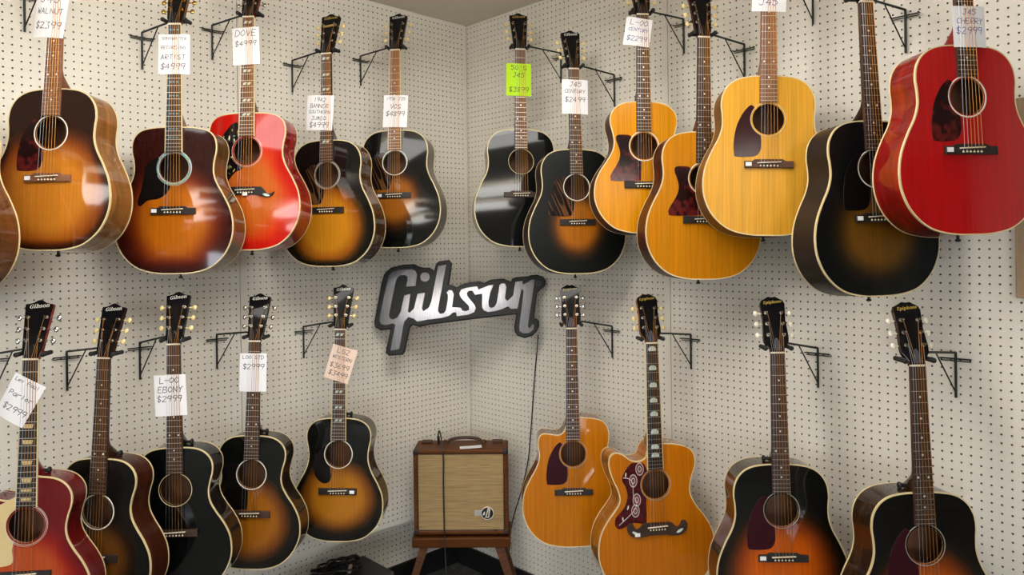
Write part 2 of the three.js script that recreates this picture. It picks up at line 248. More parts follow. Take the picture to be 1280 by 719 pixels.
// lacquered tops: the dye of the burst follows the body outline
function topTexture(o, f) {
  const W = 208, H = 256, pts = o.filter((_, i) => i % 2 === 0), NP = pts.length;
  return dataTex(W, H, (i, j) => {
    const x = ((i + 0.5) / W - 0.5) * TOPU, y = ((j + 0.5) / H) * TOPV;
    let d2 = 9; for (let n = 0; n < NP; n++) { const p = pts[n], r = pts[n + 1 === NP ? 0 : n + 1], ux = r[0] - p[0], uy = r[1] - p[1], tt = clamp(((x - p[0]) * ux + (y - p[1]) * uy) / (ux * ux + uy * uy)), q = (p[0] + ux * tt - x) ** 2 + (p[1] + uy * tt - y) ** 2; if (q < d2) d2 = q; }
    const ed = Math.sqrt(d2), xa = Math.abs(x);
    const g = 0.93 + 0.10 * vnoise(xa * 620 + f.k * 31, y * 5) + 0.05 * vnoise(xa * 160 + f.k, y * 3 + 3) - 0.05 * vnoise(xa * 1400, y * 12 + 8);
    let c = f.c;
    if (f.e) {
      const edge = 1 - clamp(ed / f.w), el = Math.hypot(x / f.a, (y - f.y0) / (y > f.y0 ? f.bu : f.bd));
      const s = clamp(Math.max(edge * edge * (3 - 2 * edge), sstep(0.45, 1.15, el)) + 0.03 * (vnoise(x * 60, y * 60) - 0.5));
      c = s < 0.5 ? mix(f.c, f.m, s * 2) : mix(f.m, f.e, s * 2 - 1);
    }
    const gg = 1 + (g - 1) * (f.e ? 0.9 : 1.1);
    return [0, 1, 2].map((q) => 255 * Math.min(1, c[q] * gg / 255) ** (q === 1 ? 1.2 : 1.3));
  });
}
// ---------------------------------------------------------------- shared small guitar geometry
const G = {
  fret: box(1, 0.0014, 0.0013), dot: new THREE.CylinderGeometry(0.0032, 0.0032, 0.0008, 12).rotateX(Math.PI / 2), pin: new THREE.SphereGeometry(0.0029, 8, 6),
  nut: new RoundedBoxGeometry(NECK_W0 + 0.001, 0.0055, 0.0105, 2, 0.001), saddle: new RoundedBoxGeometry(0.074, 0.0032, 0.007, 2, 0.001).rotateZ(0.045),
  post: mergeGeometries([new THREE.CylinderGeometry(0.0031, 0.0031, 0.016, 10).rotateX(Math.PI / 2).translate(0, 0, 0.006), new THREE.CylinderGeometry(0.0058, 0.0062, 0.002, 14).rotateX(Math.PI / 2)]),
  button: mergeGeometries([new THREE.SphereGeometry(0.0095, 12, 9).scale(0.8, 1, 0.5).translate(0.017, 0, 0), new THREE.CylinderGeometry(0.0025, 0.0025, 0.014, 8).rotateZ(Math.PI / 2).translate(0.005, 0, 0)]),
  strap: mergeGeometries([new THREE.CylinderGeometry(0.004, 0.004, 0.012, 10).translate(0, 0.006, 0), new THREE.SphereGeometry(0.0078, 12, 8).scale(1, 0.6, 1).translate(0, 0.013, 0)]),
  sticker: new RoundedBoxGeometry(0.019, 0.0125, 0.0008, 1, 0.0003),
};
const para = (w, h, k) => extrude([[-w / 2 - k, -h / 2], [w / 2 - k, -h / 2], [w / 2 + k, h / 2], [-w / 2 + k, h / 2]], 0.0008);
G.para = para(0.011, 0.0095, 0.0028);
G.trap = extrude([[-0.015, 0.006], [-0.0125, -0.006], [0.0125, -0.006], [0.015, 0.006]], 0.0008);
G.crown = extrude([[-0.0135, -0.008], [0.0135, -0.008], [0.0148, -0.001], [0.0125, 0.004], [0.007, 0.0085], [0, 0.0095], [-0.007, 0.0085], [-0.0125, 0.004], [-0.0148, -0.001]], 0.0008);
G.flake = mergeGeometries([0, 1, 2].map((k) => extrude([[-0.0055, 0], [0, -0.0038], [0.0055, 0], [0, 0.0038]], 0.0008).translate((k - 1) * 0.0118, 0, 0)));
G.petal = extrude(smoothClosed([[-0.014, 0], [-0.006, -0.0045], [0.006, -0.0045], [0.014, 0], [0.006, 0.004], [-0.006, 0.004]], 3), 0.0008);
G.block = box(0.03, 0.0075, 0.0008);
const BRIDGE = {
  belly: extrude([[-.077, -.013], [.077, -.013], [.077, .009], [.052, .0095], [.044, .015], [-.044, .015], [-.052, .0095], [-.077, .009]], 0.0085, 0.0015),
  bar: extrude([[-.076, -.0125], [.076, -.0125], [.076, .0125], [-.076, .0125]], 0.0085, 0.0015),
  wing: extrude(smoothClosed([[-.038, -.014], [.038, -.014], [.062, -.020], [.086, -.024], [.104, -.016], [.110, -.004], [.098, -.010], [.084, -.010], [.074, .000], [.064, .012], [.045, .015], [-.045, .015], [-.064, .012], [-.074, .000], [-.084, -.010], [-.098, -.010], [-.110, -.004], [-.104, -.016], [-.086, -.024], [-.062, -.020]], 3), 0.0085, 0.0012),
  horn: extrude(smoothClosed([[0, -.026], [.030, -.026], [.055, -.030], [.085, -.029], [.106, -.015], [.112, .006], [.104, .020], [.090, .019], [.086, .008], [.076, -.001], [.064, .005], [.050, .017], [.020, .018], [-.020, .018], [-.050, .017], [-.064, .005], [-.076, -.001], [-.086, .008], [-.090, .019], [-.104, .020], [-.112, .006], [-.106, -.015], [-.085, -.029], [-.055, -.030], [-.030, -.026]], 3), 0.0085, 0.0012),
};
const HEAD = {
  book: [[-.0222, 0], [-.0235, .010], [-.0285, .023], [-.0405, .166], [-.0395, .170], [-.030, .171], [-.018, .1745], [-.008, .181], [0, .1835], [.008, .181], [.018, .1745], [.030, .171], [.0395, .170], [.0405, .166], [.0285, .023], [.0235, .010], [.0222, 0]],
  clipped: [[-.0222, 0], [-.0225, .010], [-.0385, .034], [-.0400, .050], [-.0360, .105], [-.0395, .158], [-.034, .170], [-.022, .176], [-.012, .182], [0, .180], [.012, .182], [.022, .176], [.034, .170], [.0395, .158], [.0360, .105], [.0400, .050], [.0385, .034], [.0225, .010], [.0222, 0]],
};
const HEAD_TILT = -0.27, HEAD_T = 0.0145;
const headGeo = {}, faceGeo = {};
for (const k of ['book', 'clipped']) {
  headGeo[k] = extrude(HEAD[k], HEAD_T, 0.001).translate(0, 0, -HEAD_T);
  const f = new THREE.ShapeGeometry(shapeOf(HEAD[k].map(([x, y]) => [x * 0.985, 0.002 + y * 0.985]))), p = f.attributes.position, uv = [];
  for (let i = 0; i < p.count; i++) uv.push(p.getX(i) / 0.084 + 0.5, p.getY(i) / 0.186);
  f.setAttribute('uv', new THREE.Float32BufferAttribute(uv, 2)); faceGeo[k] = f.translate(0, 0, 0.0004);
}
function logoFace(word, color, extra) {
  const t = canvasTex(168, 372, (c, w, h) => {
    c.fillStyle = '#0b0a0c'; c.fillRect(0, 0, w, h); c.save(); c.translate(w / 2, 44); c.rotate(-0.09); c.fillStyle = color; c.textAlign = 'center'; c.textBaseline = 'middle'; c.font = 'italic bold ' + (word.length > 7 ? 25 : 33) + 'px serif'; c.fillText(word, 0, 0); c.restore();
    if (extra === 'banner') { c.fillStyle = color; c.save(); c.translate(w / 2, 118); c.rotate(-0.12); c.fillRect(-56, -9, 112, 17); c.fillStyle = '#0b0a0c'; c.font = 'bold 8px sans-serif'; c.textAlign = 'center'; c.textBaseline = 'middle'; c.fillText('ONLY A GIBSON IS GOOD ENOUGH', 0, 0, 104); c.restore(); }
    if (extra === 'crown') { c.fillStyle = color; c.fillRect(76, 130, 16, 30); c.beginPath(); c.moveTo(60, 120); c.lineTo(84, 104); c.lineTo(108, 120); c.lineTo(84, 136); c.fill(); c.fillRect(66, 160, 36, 8); }
  });
  return gloss('#ffffff', { map: t, clearcoat: 0.5 });
}
const FACE = { white: logoFace('Gibson', '#d8d4c8'), gold: logoFace('Gibson', '#b99a52'), banner: logoFace('Gibson', '#b99a52', 'banner'), crown: logoFace('Gibson', '#d8d4c8', 'crown'), second: logoFace('Epiphone', '#c8aa4e') };
const coverGeo = extrude(smoothClosed([[-.010, .006], [.010, .006], [.0115, .020], [.007, .036], [0, .046], [-.007, .036], [-.0115, .020]], 3), 0.0022, 0.0006);
const coverMat = gloss('#141416'), coverE = gloss('#454b55');
const flowerGuard = gloss('#ffffff', { map: canvasTex(256, 256, (c, w, h) => {
  c.fillStyle = '#3b0b10'; c.fillRect(0, 0, w, h);
  for (let k = 0; k < 500; k++) { c.fillStyle = `rgba(${80 + 50 * rnd()},${14 + 14 * rnd()},${16 + 12 * rnd()},0.35)`; c.beginPath(); c.ellipse(rnd() * w, rnd() * h, 3 + 6 * rnd(), 2 + 4 * rnd(), rnd() * 3, 0, 7); c.fill(); }
  c.strokeStyle = '#cfc6c0'; c.lineWidth = 3;
  const X = (x) => (x + 0.17) / 0.17 * w, Y = (y) => h - (y + 0.16) / 0.26 * h;
  c.beginPath(); c.moveTo(X(-.12), Y(.03)); c.bezierCurveTo(X(-.06), Y(.03), X(-.10), Y(-.03), X(-.075), Y(-.05)); c.bezierCurveTo(X(-.06), Y(-.08), X(-.11), Y(-.11), X(-.14), Y(-.135)); c.stroke();
  for (const [x, y] of [[-.058, .058], [-.083, .018], [-.072, -.050], [-.078, -.088]]) { c.fillStyle = 'rgba(190,170,165,0.35)'; c.beginPath(); c.arc(X(x), Y(y), 21, 0, 7); c.fill(); c.stroke(); c.beginPath(); c.arc(X(x), Y(y), 9, 0, 7); c.stroke(); }
  for (const [x, y] of [[-.110, .040], [-.105, -.075], [-.125, -.115], [-.050, -.020]]) { c.fillStyle = '#cfc6c0'; c.beginPath(); c.ellipse(X(x), Y(y), 9, 4, x * 40, 0, 7); c.fill(); }
}) });
const leafGuard = gloss('#ffffff', { map: canvasTex(256, 256, (c, w, h) => {
  c.fillStyle = '#120a0a'; c.fillRect(0, 0, w, h);
  for (let k = 0; k < 70; k++) { c.fillStyle = ['#8a9a5a', '#b9a05a', '#a5483c', '#c9cdbb', '#5f8a78'][k % 5]; c.beginPath(); c.ellipse(40 + rnd() * 190, 10 + rnd() * 180, 3 + 7 * rnd(), 2 + 2.5 * rnd(), rnd() * 6, 0, 7); c.fill(); }
}) });
function guardGeo(kind) {
  const src = GUARD[kind], arc = src.slice(0, GUARD_KEEP), rest = src.slice(GUARD_KEEP);
  const out = [...arc]; const ctl = [arc[arc.length - 1], ...rest, arc[0]];
  for (let i = 0; i < ctl.length - 1; i++) { const a = ctl[Math.max(0, i - 1)], b = ctl[i], c = ctl[i + 1], d = ctl[Math.min(ctl.length - 1, i + 2)]; for (let k = i ? 0 : 1; k < 4; k++) { const t = k / 4; out.push([0, 1].map((q) => 0.5 * (2 * b[q] + (c[q] - a[q]) * t + (2 * a[q] - 5 * b[q] + 4 * c[q] - d[q]) * t * t + (3 * b[q] - a[q] - 3 * c[q] + d[q]) * t * t * t))); } }
  const g = extrude(out, 0.0034, 0.0004), p = g.attributes.position, uv = g.attributes.uv;
  for (let i = 0; i < p.count; i++) uv.setXY(i, (p.getX(i) + 0.17) / 0.17, (p.getY(i) + 0.16) / 0.26);
  return g;
}
const guards = {}; for (const k of Object.keys(GUARD)) guards[k] = guardGeo(k);
const ring = (r0, r1, h) => new THREE.LatheGeometry([new THREE.Vector2(r0, 0), new THREE.Vector2(r1, 0), new THREE.Vector2(r1, h), new THREE.Vector2(r0, h), new THREE.Vector2(r0, 0)], 48).rotateX(Math.PI / 2);
const ROSETTE = {
  thick: [[.0535, .0575, 'white']], thin: [[.0545, .0568, 'cream']], double: [[.0525, .0540, 'white'], [.0572, .0586, 'white']], dark: [[.0545, .0572, 'greyring']],
  abalone: [[.0535, .0615, 'abalone'], [.0522, .0534, 'white'], [.0616, .0626, 'white']], triple: [[.0505, .0535, 'redring'], [.0562, .0576, 'white'], [.0602, .0612, 'white']],
};
M.greyring = std('#8f8f84', 0.5); M.redring = gloss('#8a1e12');
const rosetteGeo = {}; for (const k of Object.keys(ROSETTE)) rosetteGeo[k] = ROSETTE[k].map(([a, b, m]) => [ring(a, b, 0.0042), m]);
const holeEdge = new THREE.CylinderGeometry(0.0502, 0.0502, 0.004, 40, 1, true).rotateX(Math.PI / 2).translate(0, 0, 0.002);
function stringGeo(pts, r) { return mergeGeometries(pts.slice(1).map((p, i) => rod(pts[i], p, r, 5))); }

function guitar(cfg) {
  const { shape, cut = false, join = 14 } = cfg, [L, scale] = SPEC[shape];
  const yn = L + scale * (1 - 2 ** (-join / 12)), fy = (n) => yn - scale * (1 - 2 ** (-n / 12)), fbEnd = fy(20) - 0.006, holeY = fbEnd - 0.054, sadY = yn - scale - 0.002;
  const t = thing('acoustic_guitar', cfg.label, 'guitar', 'acoustic guitars hung on the pegboard'); t.scale.setScalar(cfg.s);
  t.rotation.order = 'YXZ'; t.rotation.set(cfg.r[1] * Math.PI / 180, cfg.r[0] * Math.PI / 180, cfg.r[2] * Math.PI / 180);
  t.position.set(...cfg.t).sub(V3(0, yn * cfg.s, 0).applyEuler(t.rotation)); t.updateMatrixWorld();
  const b = bodyGeos(shape, cut, holeY), F = FINISH[cfg.finish];
  // body
  const topMat = new THREE.MeshPhysicalMaterial({ map: topTexture(b.o, F.top), roughness: F.rough ?? 0.5, specularIntensity: 0.12, clearcoat: F.coat ?? 1, clearcoatRoughness: F.cr ?? 0.05 });
  const slope = -(holeY - 0.21) / 8;
  const top = mesh('soundboard', b.top, topMat, t);
  for (const [g, m] of rosetteGeo[cfg.rosette]) { const rg = mesh('rosette', g, M[m], top); rg.position.set(0, holeY, b.sag(0, holeY) - 0.0036); rg.rotation.x = slope; }
  mesh('hole_edge', holeEdge, M.holeWood, top).position.set(0, holeY, b.sag(0, holeY) - 0.004);
  const sideMat = F.sideMat ??= gloss(new THREE.Color(F.side).multiplyScalar(0.8), { map: F.plain ? null : figureMap, clearcoat: F.coat ?? 1, clearcoatRoughness: F.cr ?? 0.05 });
  mesh('sides', b.side, sideMat, t); const bk = mesh('back', b.back, sideMat, t); mesh('inner_back', b.inner, M.innerwood, bk);
  if (cfg.inlabel) mesh('paper_label', new THREE.CylinderGeometry(0.035, 0.035, 0.0006, 24).rotateX(Math.PI / 2).scale(0.75, 1, 1).translate(-0.005, holeY - 0.01, b.zb(holeY) * 0.94), M.paper, bk);
  mesh('binding', b.binding, M[cfg.bind ?? 'cream'], t); mesh('back_binding', b.backBinding, M[cfg.bind ?? 'cream'], t);
  const sb = mesh('strap_button', G.strap, M.black, t); sb.rotation.z = Math.PI; sb.position.set(0, 0.001, -b.dep * 0.5);
  if (cfg.guard) mesh('pickguard', guards[cfg.guard[0]], cfg.guard[1] === 'flower' ? flowerGuard : cfg.guard[1] === 'leaf' ? leafGuard : M[cfg.guard[1]], t).position.set(0, holeY, b.sag(0, holeY) - 0.0026), t.children[t.children.length - 1].rotation.x = slope * 0.6;
  // bridge
  const br = mesh('bridge', BRIDGE[cfg.bridge[0]], M[cfg.bridge[1]], t); br.position.set(0, sadY - 0.004, 0.0018);
  mesh('saddle', G.saddle, M.bone, br).position.set(0, 0.004, 0.0102);
  for (let k = 0; k < 6; k++) mesh('bridge_pin', G.pin, cfg.pins === 'black' ? M.black : M.bone, br).position.set((k - 2.5) * 0.0107, -0.0065, 0.0095);
  if (cfg.bridge[0] === 'wing' || cfg.bridge[0] === 'horn') for (const q of [-1, 1]) { const il = mesh('bridge_inlay', G.petal, M.pearl, br); il.position.set(q * 0.082, cfg.bridge[0] === 'wing' ? -0.0165 : -0.014, 0.0085); il.rotation.z = q * (cfg.bridge[0] === 'wing' ? -0.25 : 0.5); }
  if (cfg.sticker != null) mesh('price_sticker', G.sticker, M.paper, br).position.set(cfg.sticker, cfg.stickerY ?? -0.001, 0.0092);
  // neck with heel
  {
    const rows = [], n = 10, steps = 22, y1 = L - 0.004, heel = Math.min(0.088, b.dep - 0.012);
    for (let k = 0; k <= steps; k++) {
      const y = yn + (y1 - yn) * (k / steps), f = clamp((yn - y) / (yn - fbEnd)), w = (NECK_W0 + (NECK_W1 - NECK_W0) * f) , q = sstep(0.085, 0.0, y - y1);
      const d = 0.0185 + 0.004 * f + (heel - 0.02) * q * q, r = [];
      for (let i = 0; i <= n; i++) { const a = Math.PI * i / n; r.push([-Math.cos(a) * w / 2 * 0.99, y, 0.001 - d * Math.sin(a) ** (q > 0.5 ? 0.7 : 0.85)]); }
      rows.push(r);
    }
    mesh('neck', gridGeo(rows, false, (p) => [p[0] * 8, p[1] * 2]), F.neckMat ??= gloss(new THREE.Color(F.neck ?? F.side).multiplyScalar(0.8), { map: grainMap, clearcoat: F.coat ?? 1 }), t);
  }
  if (cfg.heelButton) { const hb = mesh('strap_button', G.strap, M.black, t); hb.rotation.z = cfg.heelButton < 0 ? Math.PI / 2 : -Math.PI / 2; hb.position.set(cfg.heelButton * 0.019, L + 0.008, -0.05); hb.scale.setScalar(1.35); }
  // fingerboard
  const w0 = NECK_W0 / 2, w1 = NECK_W1 / 2, wAt = (y) => NECK_W0 + (NECK_W1 - NECK_W0) * (yn - y) / (yn - fbEnd);
  const fbTop = 0.0070, fb = mesh('fingerboard', extrude([[-w1, fbEnd], [w1, fbEnd], [w0, yn], [-w0, yn]], 0.0105, 0.0005).translate(0, 0, -0.0035), M[cfg.board], t);
  { const p = fb.geometry.attributes.position, uv = fb.geometry.attributes.uv; for (let i = 0; i < p.count; i++) uv.setXY(i, p.getX(i) * 8, p.getY(i) * 2); }
  if (cfg.boardBind) for (const s of [-1, 1]) mesh('board_binding', extrude([[s * w1, fbEnd], [s * (w1 + 0.0022), fbEnd], [s * (w0 + 0.0022), yn], [s * w0, yn]], 0.0068).translate(0, 0, 0.0004), M.cream, fb);
  for (let k = 1; k <= 20; k++) { const f = mesh('fret', G.fret, M.fret, fb); f.position.set(0, fy(k), fbTop + 0.0005); f.scale.x = wAt(fy(k)) - 0.001; }
  const mid = (n) => (fy(n) + fy(n - 1)) / 2, put = (g, m, x, n) => mesh('inlay', g, m, fb).position.set(x, mid(n), fbTop - 0.0002);
  const INL = cfg.inlay ?? 'dots';
  if (INL === 'dots') { for (const n of [3, 5, 7, 9, 15, 17]) put(G.dot, M.dot, 0, n); for (const s of [-1, 1]) put(G.dot, M.dot, s * 0.015, 12); }
  if (INL === 'para') for (const n of [1, 3, 5, 7, 9, 12, 15]) for (const s of [-1, 1]) put(G.para, M.pearl, s * 0.008, n);
  if (INL === 'trap') for (const n of [3, 5, 7, 9, 12, 15, 17, 19]) put(n > 15 ? G.block : G.trap, M.ivoryguard, 0, n);
  if (INL === 'crown') for (const n of [1, 3, 5, 7, 9, 12, 15, 17]) put(G.crown, M.pearl, 0, n);
  if (INL === 'flake') for (const n of [1, 3, 5, 7, 9, 12, 15, 17]) put(G.flake, M.abalone, 0, n);
  mesh('nut', G.nut, M.bone, t).position.set(0, yn + 0.0027, 0.0042);
  // headstock and tuners
  const hk = cfg.head ?? 'book', hs = mesh('headstock', headGeo[hk], F.neckMat, t); hs.position.set(0, yn + 0.004, 0.0062); hs.rotation.x = HEAD_TILT;
  mesh('headstock_face', faceGeo[hk], FACE[cfg.logo ?? 'white'], hs);
  mesh('truss_rod_cover', coverGeo, cfg.head === 'clipped' ? coverE : coverMat, hs).position.z = 0.0006;
  hs.updateMatrix();
  const posts = [];
  for (const s of [-1, 1]) for (let k = 0; k < 3; k++) {
    const py = 0.056 + k * 0.036, px = s * (hk === 'book' ? 0.0195 + k * 0.0035 : 0.0245);
    const tn = mesh('tuner', G.post, M[cfg.tuner ?? 'nickel'], t); tn.rotation.x = HEAD_TILT; tn.position.copy(V3(px, py, 0.001).applyMatrix4(hs.matrix));
    const edge = hk === 'book' ? 0.0312 + (py - 0.023) * 0.084 : 0.0375, bt = mesh('tuner_button', G.button, M[cfg.button ?? 'creamButton'], tn);
    bt.position.set(s * edge - px, 0, -0.0125); bt.rotation.z = s > 0 ? 0 : Math.PI;
    posts.push([px, py, s, k]);
  }
  for (let k = 0; k < 6; k++) {                              // left-handed stringing: bass strings on the right
    const x = k - 2.5, sIdx = x < 0 ? -1 : 1, order = x < 0 ? k : 5 - k, post = posts.find((p) => p[2] === sIdx && p[3] === order), P = V3(post[0] - sIdx * 0.003, post[1], 0.008).applyMatrix4(hs.matrix);
    mesh('string', stringGeo([V3(x * 0.0107, sadY - 0.008, 0.0095), V3(x * 0.0107, sadY + 0.001, 0.0162), V3(x * 0.0071, yn + 0.003, 0.0098), P], k < 2 ? 0.00045 : 0.00050 + k * 0.00007), k < 2 ? M.steel : M.bronze, t);
  }
  cfg.yn = yn; cfg.obj = t; return t;
}

// ---------------------------------------------------------------- finishes (dye and timber colours)
const FINISH = {
  tobacco: { top: { c: [206, 134, 52], m: [150, 76, 24], e: [56, 20, 12], w: .055, a: .225, y0: .19, bu: .20, bd: .23, k: 1 }, side: '#a5713a', neck: '#7a4a2a' },
  tobacco2: { top: { c: [196, 124, 48], m: [140, 70, 22], e: [50, 18, 12], w: .055, a: .21, y0: .19, bu: .20, bd: .22, k: 2 }, side: '#7a4a26', neck: '#7a4a2a' },
  cherryamber: { top: { c: [196, 114, 24], m: [128, 48, 14], e: [66, 12, 9], w: .085, a: .185, y0: .19, bu: .19, bd: .21, k: 3 }, side: '#71512a', neck: '#6a3416' },
  redburst: { top: { c: [206, 112, 46], m: [210, 66, 22], e: [196, 22, 12], w: .085, a: .20, y0: .22, bu: .20, bd: .24, k: 4 }, side: '#b3140c', neck: '#7d1410' },
  blackamber: { top: { c: [206, 140, 40], m: [158, 90, 22], e: [15, 12, 11], w: .062, a: .175, y0: .16, bu: .19, bd: .17, k: 5 }, side: '#5c3a17', neck: '#3c2410' },
  smoked: { top: { c: [168, 102, 34], m: [84, 42, 16], e: [14, 12, 12], w: .075, a: .140, y0: .22, bu: .13, bd: .16, k: 6 }, side: '#4a2e14', neck: '#3c2410' },
  jet: { top: { c: [9, 9, 11], k: 7 }, side: '#0c0c0e', neck: '#0e0c0c', plain: true },
  jet2: { top: { c: [9, 10, 12], k: 7 }, side: '#0c0c0e', neck: '#0e0c0c', plain: true },
  ember: { top: { c: [184, 112, 20], m: [92, 50, 16], e: [20, 19, 19], w: .05, a: .130, y0: .200, bu: .15, bd: .15, k: 8 }, side: '#3a1c10', neck: '#2a1710', coat: 0.35, cr: 0.3, rough: 0.6 },
  honey: { top: { c: [222, 152, 16], k: 9 }, side: '#5a2814', neck: '#5a2814', coat: 0.35, cr: 0.2 },
  honeydark: { top: { c: [208, 138, 12], k: 10 }, side: '#5e2a14', neck: '#5a2814', coat: 0.35, cr: 0.2 },
  spruce: { top: { c: [228, 172, 70], k: 11 }, side: '#9a6a34', neck: '#8a5a34', coat: 0.35, cr: 0.25 },
  midnight: { top: { c: [126, 82, 22], m: [62, 38, 15], e: [13, 14, 20], w: .06, a: .165, y0: .18, bu: .17, bd: .15, k: 12 }, side: '#2a211c', neck: '#1c1614', plain: true, coat: 0.3, cr: 0.25 },
  cherry: { top: { c: [194, 16, 28], k: 13 }, side: '#a01812', neck: '#8a120e', plain: false },
  wine: { top: { c: [196, 92, 50], m: [160, 30, 22], e: [124, 7, 17], w: .075, a: .17, y0: .19, bu: .16, bd: .2, k: 14 }, side: '#7d0c12', neck: '#7d0c12' },
  soot: { top: { c: [118, 70, 24], m: [54, 29, 12], e: [15, 13, 13], w: .05, a: .15, y0: .17, bu: .15, bd: .15, k: 15 }, side: '#4e2212', neck: '#3c1c10', coat: 0.7, cr: 0.2 },
  vintage: { top: { c: [176, 110, 30], m: [116, 62, 20], e: [13, 11, 10], w: .062, a: .165, y0: .165, bu: .19, bd: .15, k: 16 }, side: '#2e1c0e', neck: '#2a1810' },
  western: { top: { c: [192, 128, 38], m: [128, 72, 22], e: [12, 10, 9], w: .062, a: .170, y0: .165, bu: .17, bd: .14, k: 17 }, side: '#3a2410', neck: '#2a1810' },
  butterscotch: { top: { c: [204, 128, 14], k: 18 }, side: '#9a5a1c', neck: '#8a4c1c' },
  maple: { top: { c: [202, 122, 14], k: 19 }, side: '#cf8224', neck: '#b4701f' },
  dusk: { top: { c: [212, 106, 20], m: [134, 58, 12], e: [12, 10, 9], w: .055, a: .185, y0: .165, bu: .22, bd: .18, k: 20 }, side: '#3c2312', neck: '#3a2012' },
  dusk2: { top: { c: [212, 110, 22], m: [134, 60, 12], e: [11, 9, 9], w: .055, a: .18, y0: .165, bu: .22, bd: .18, k: 21 }, side: '#3c2614', neck: '#3a2012' },
};
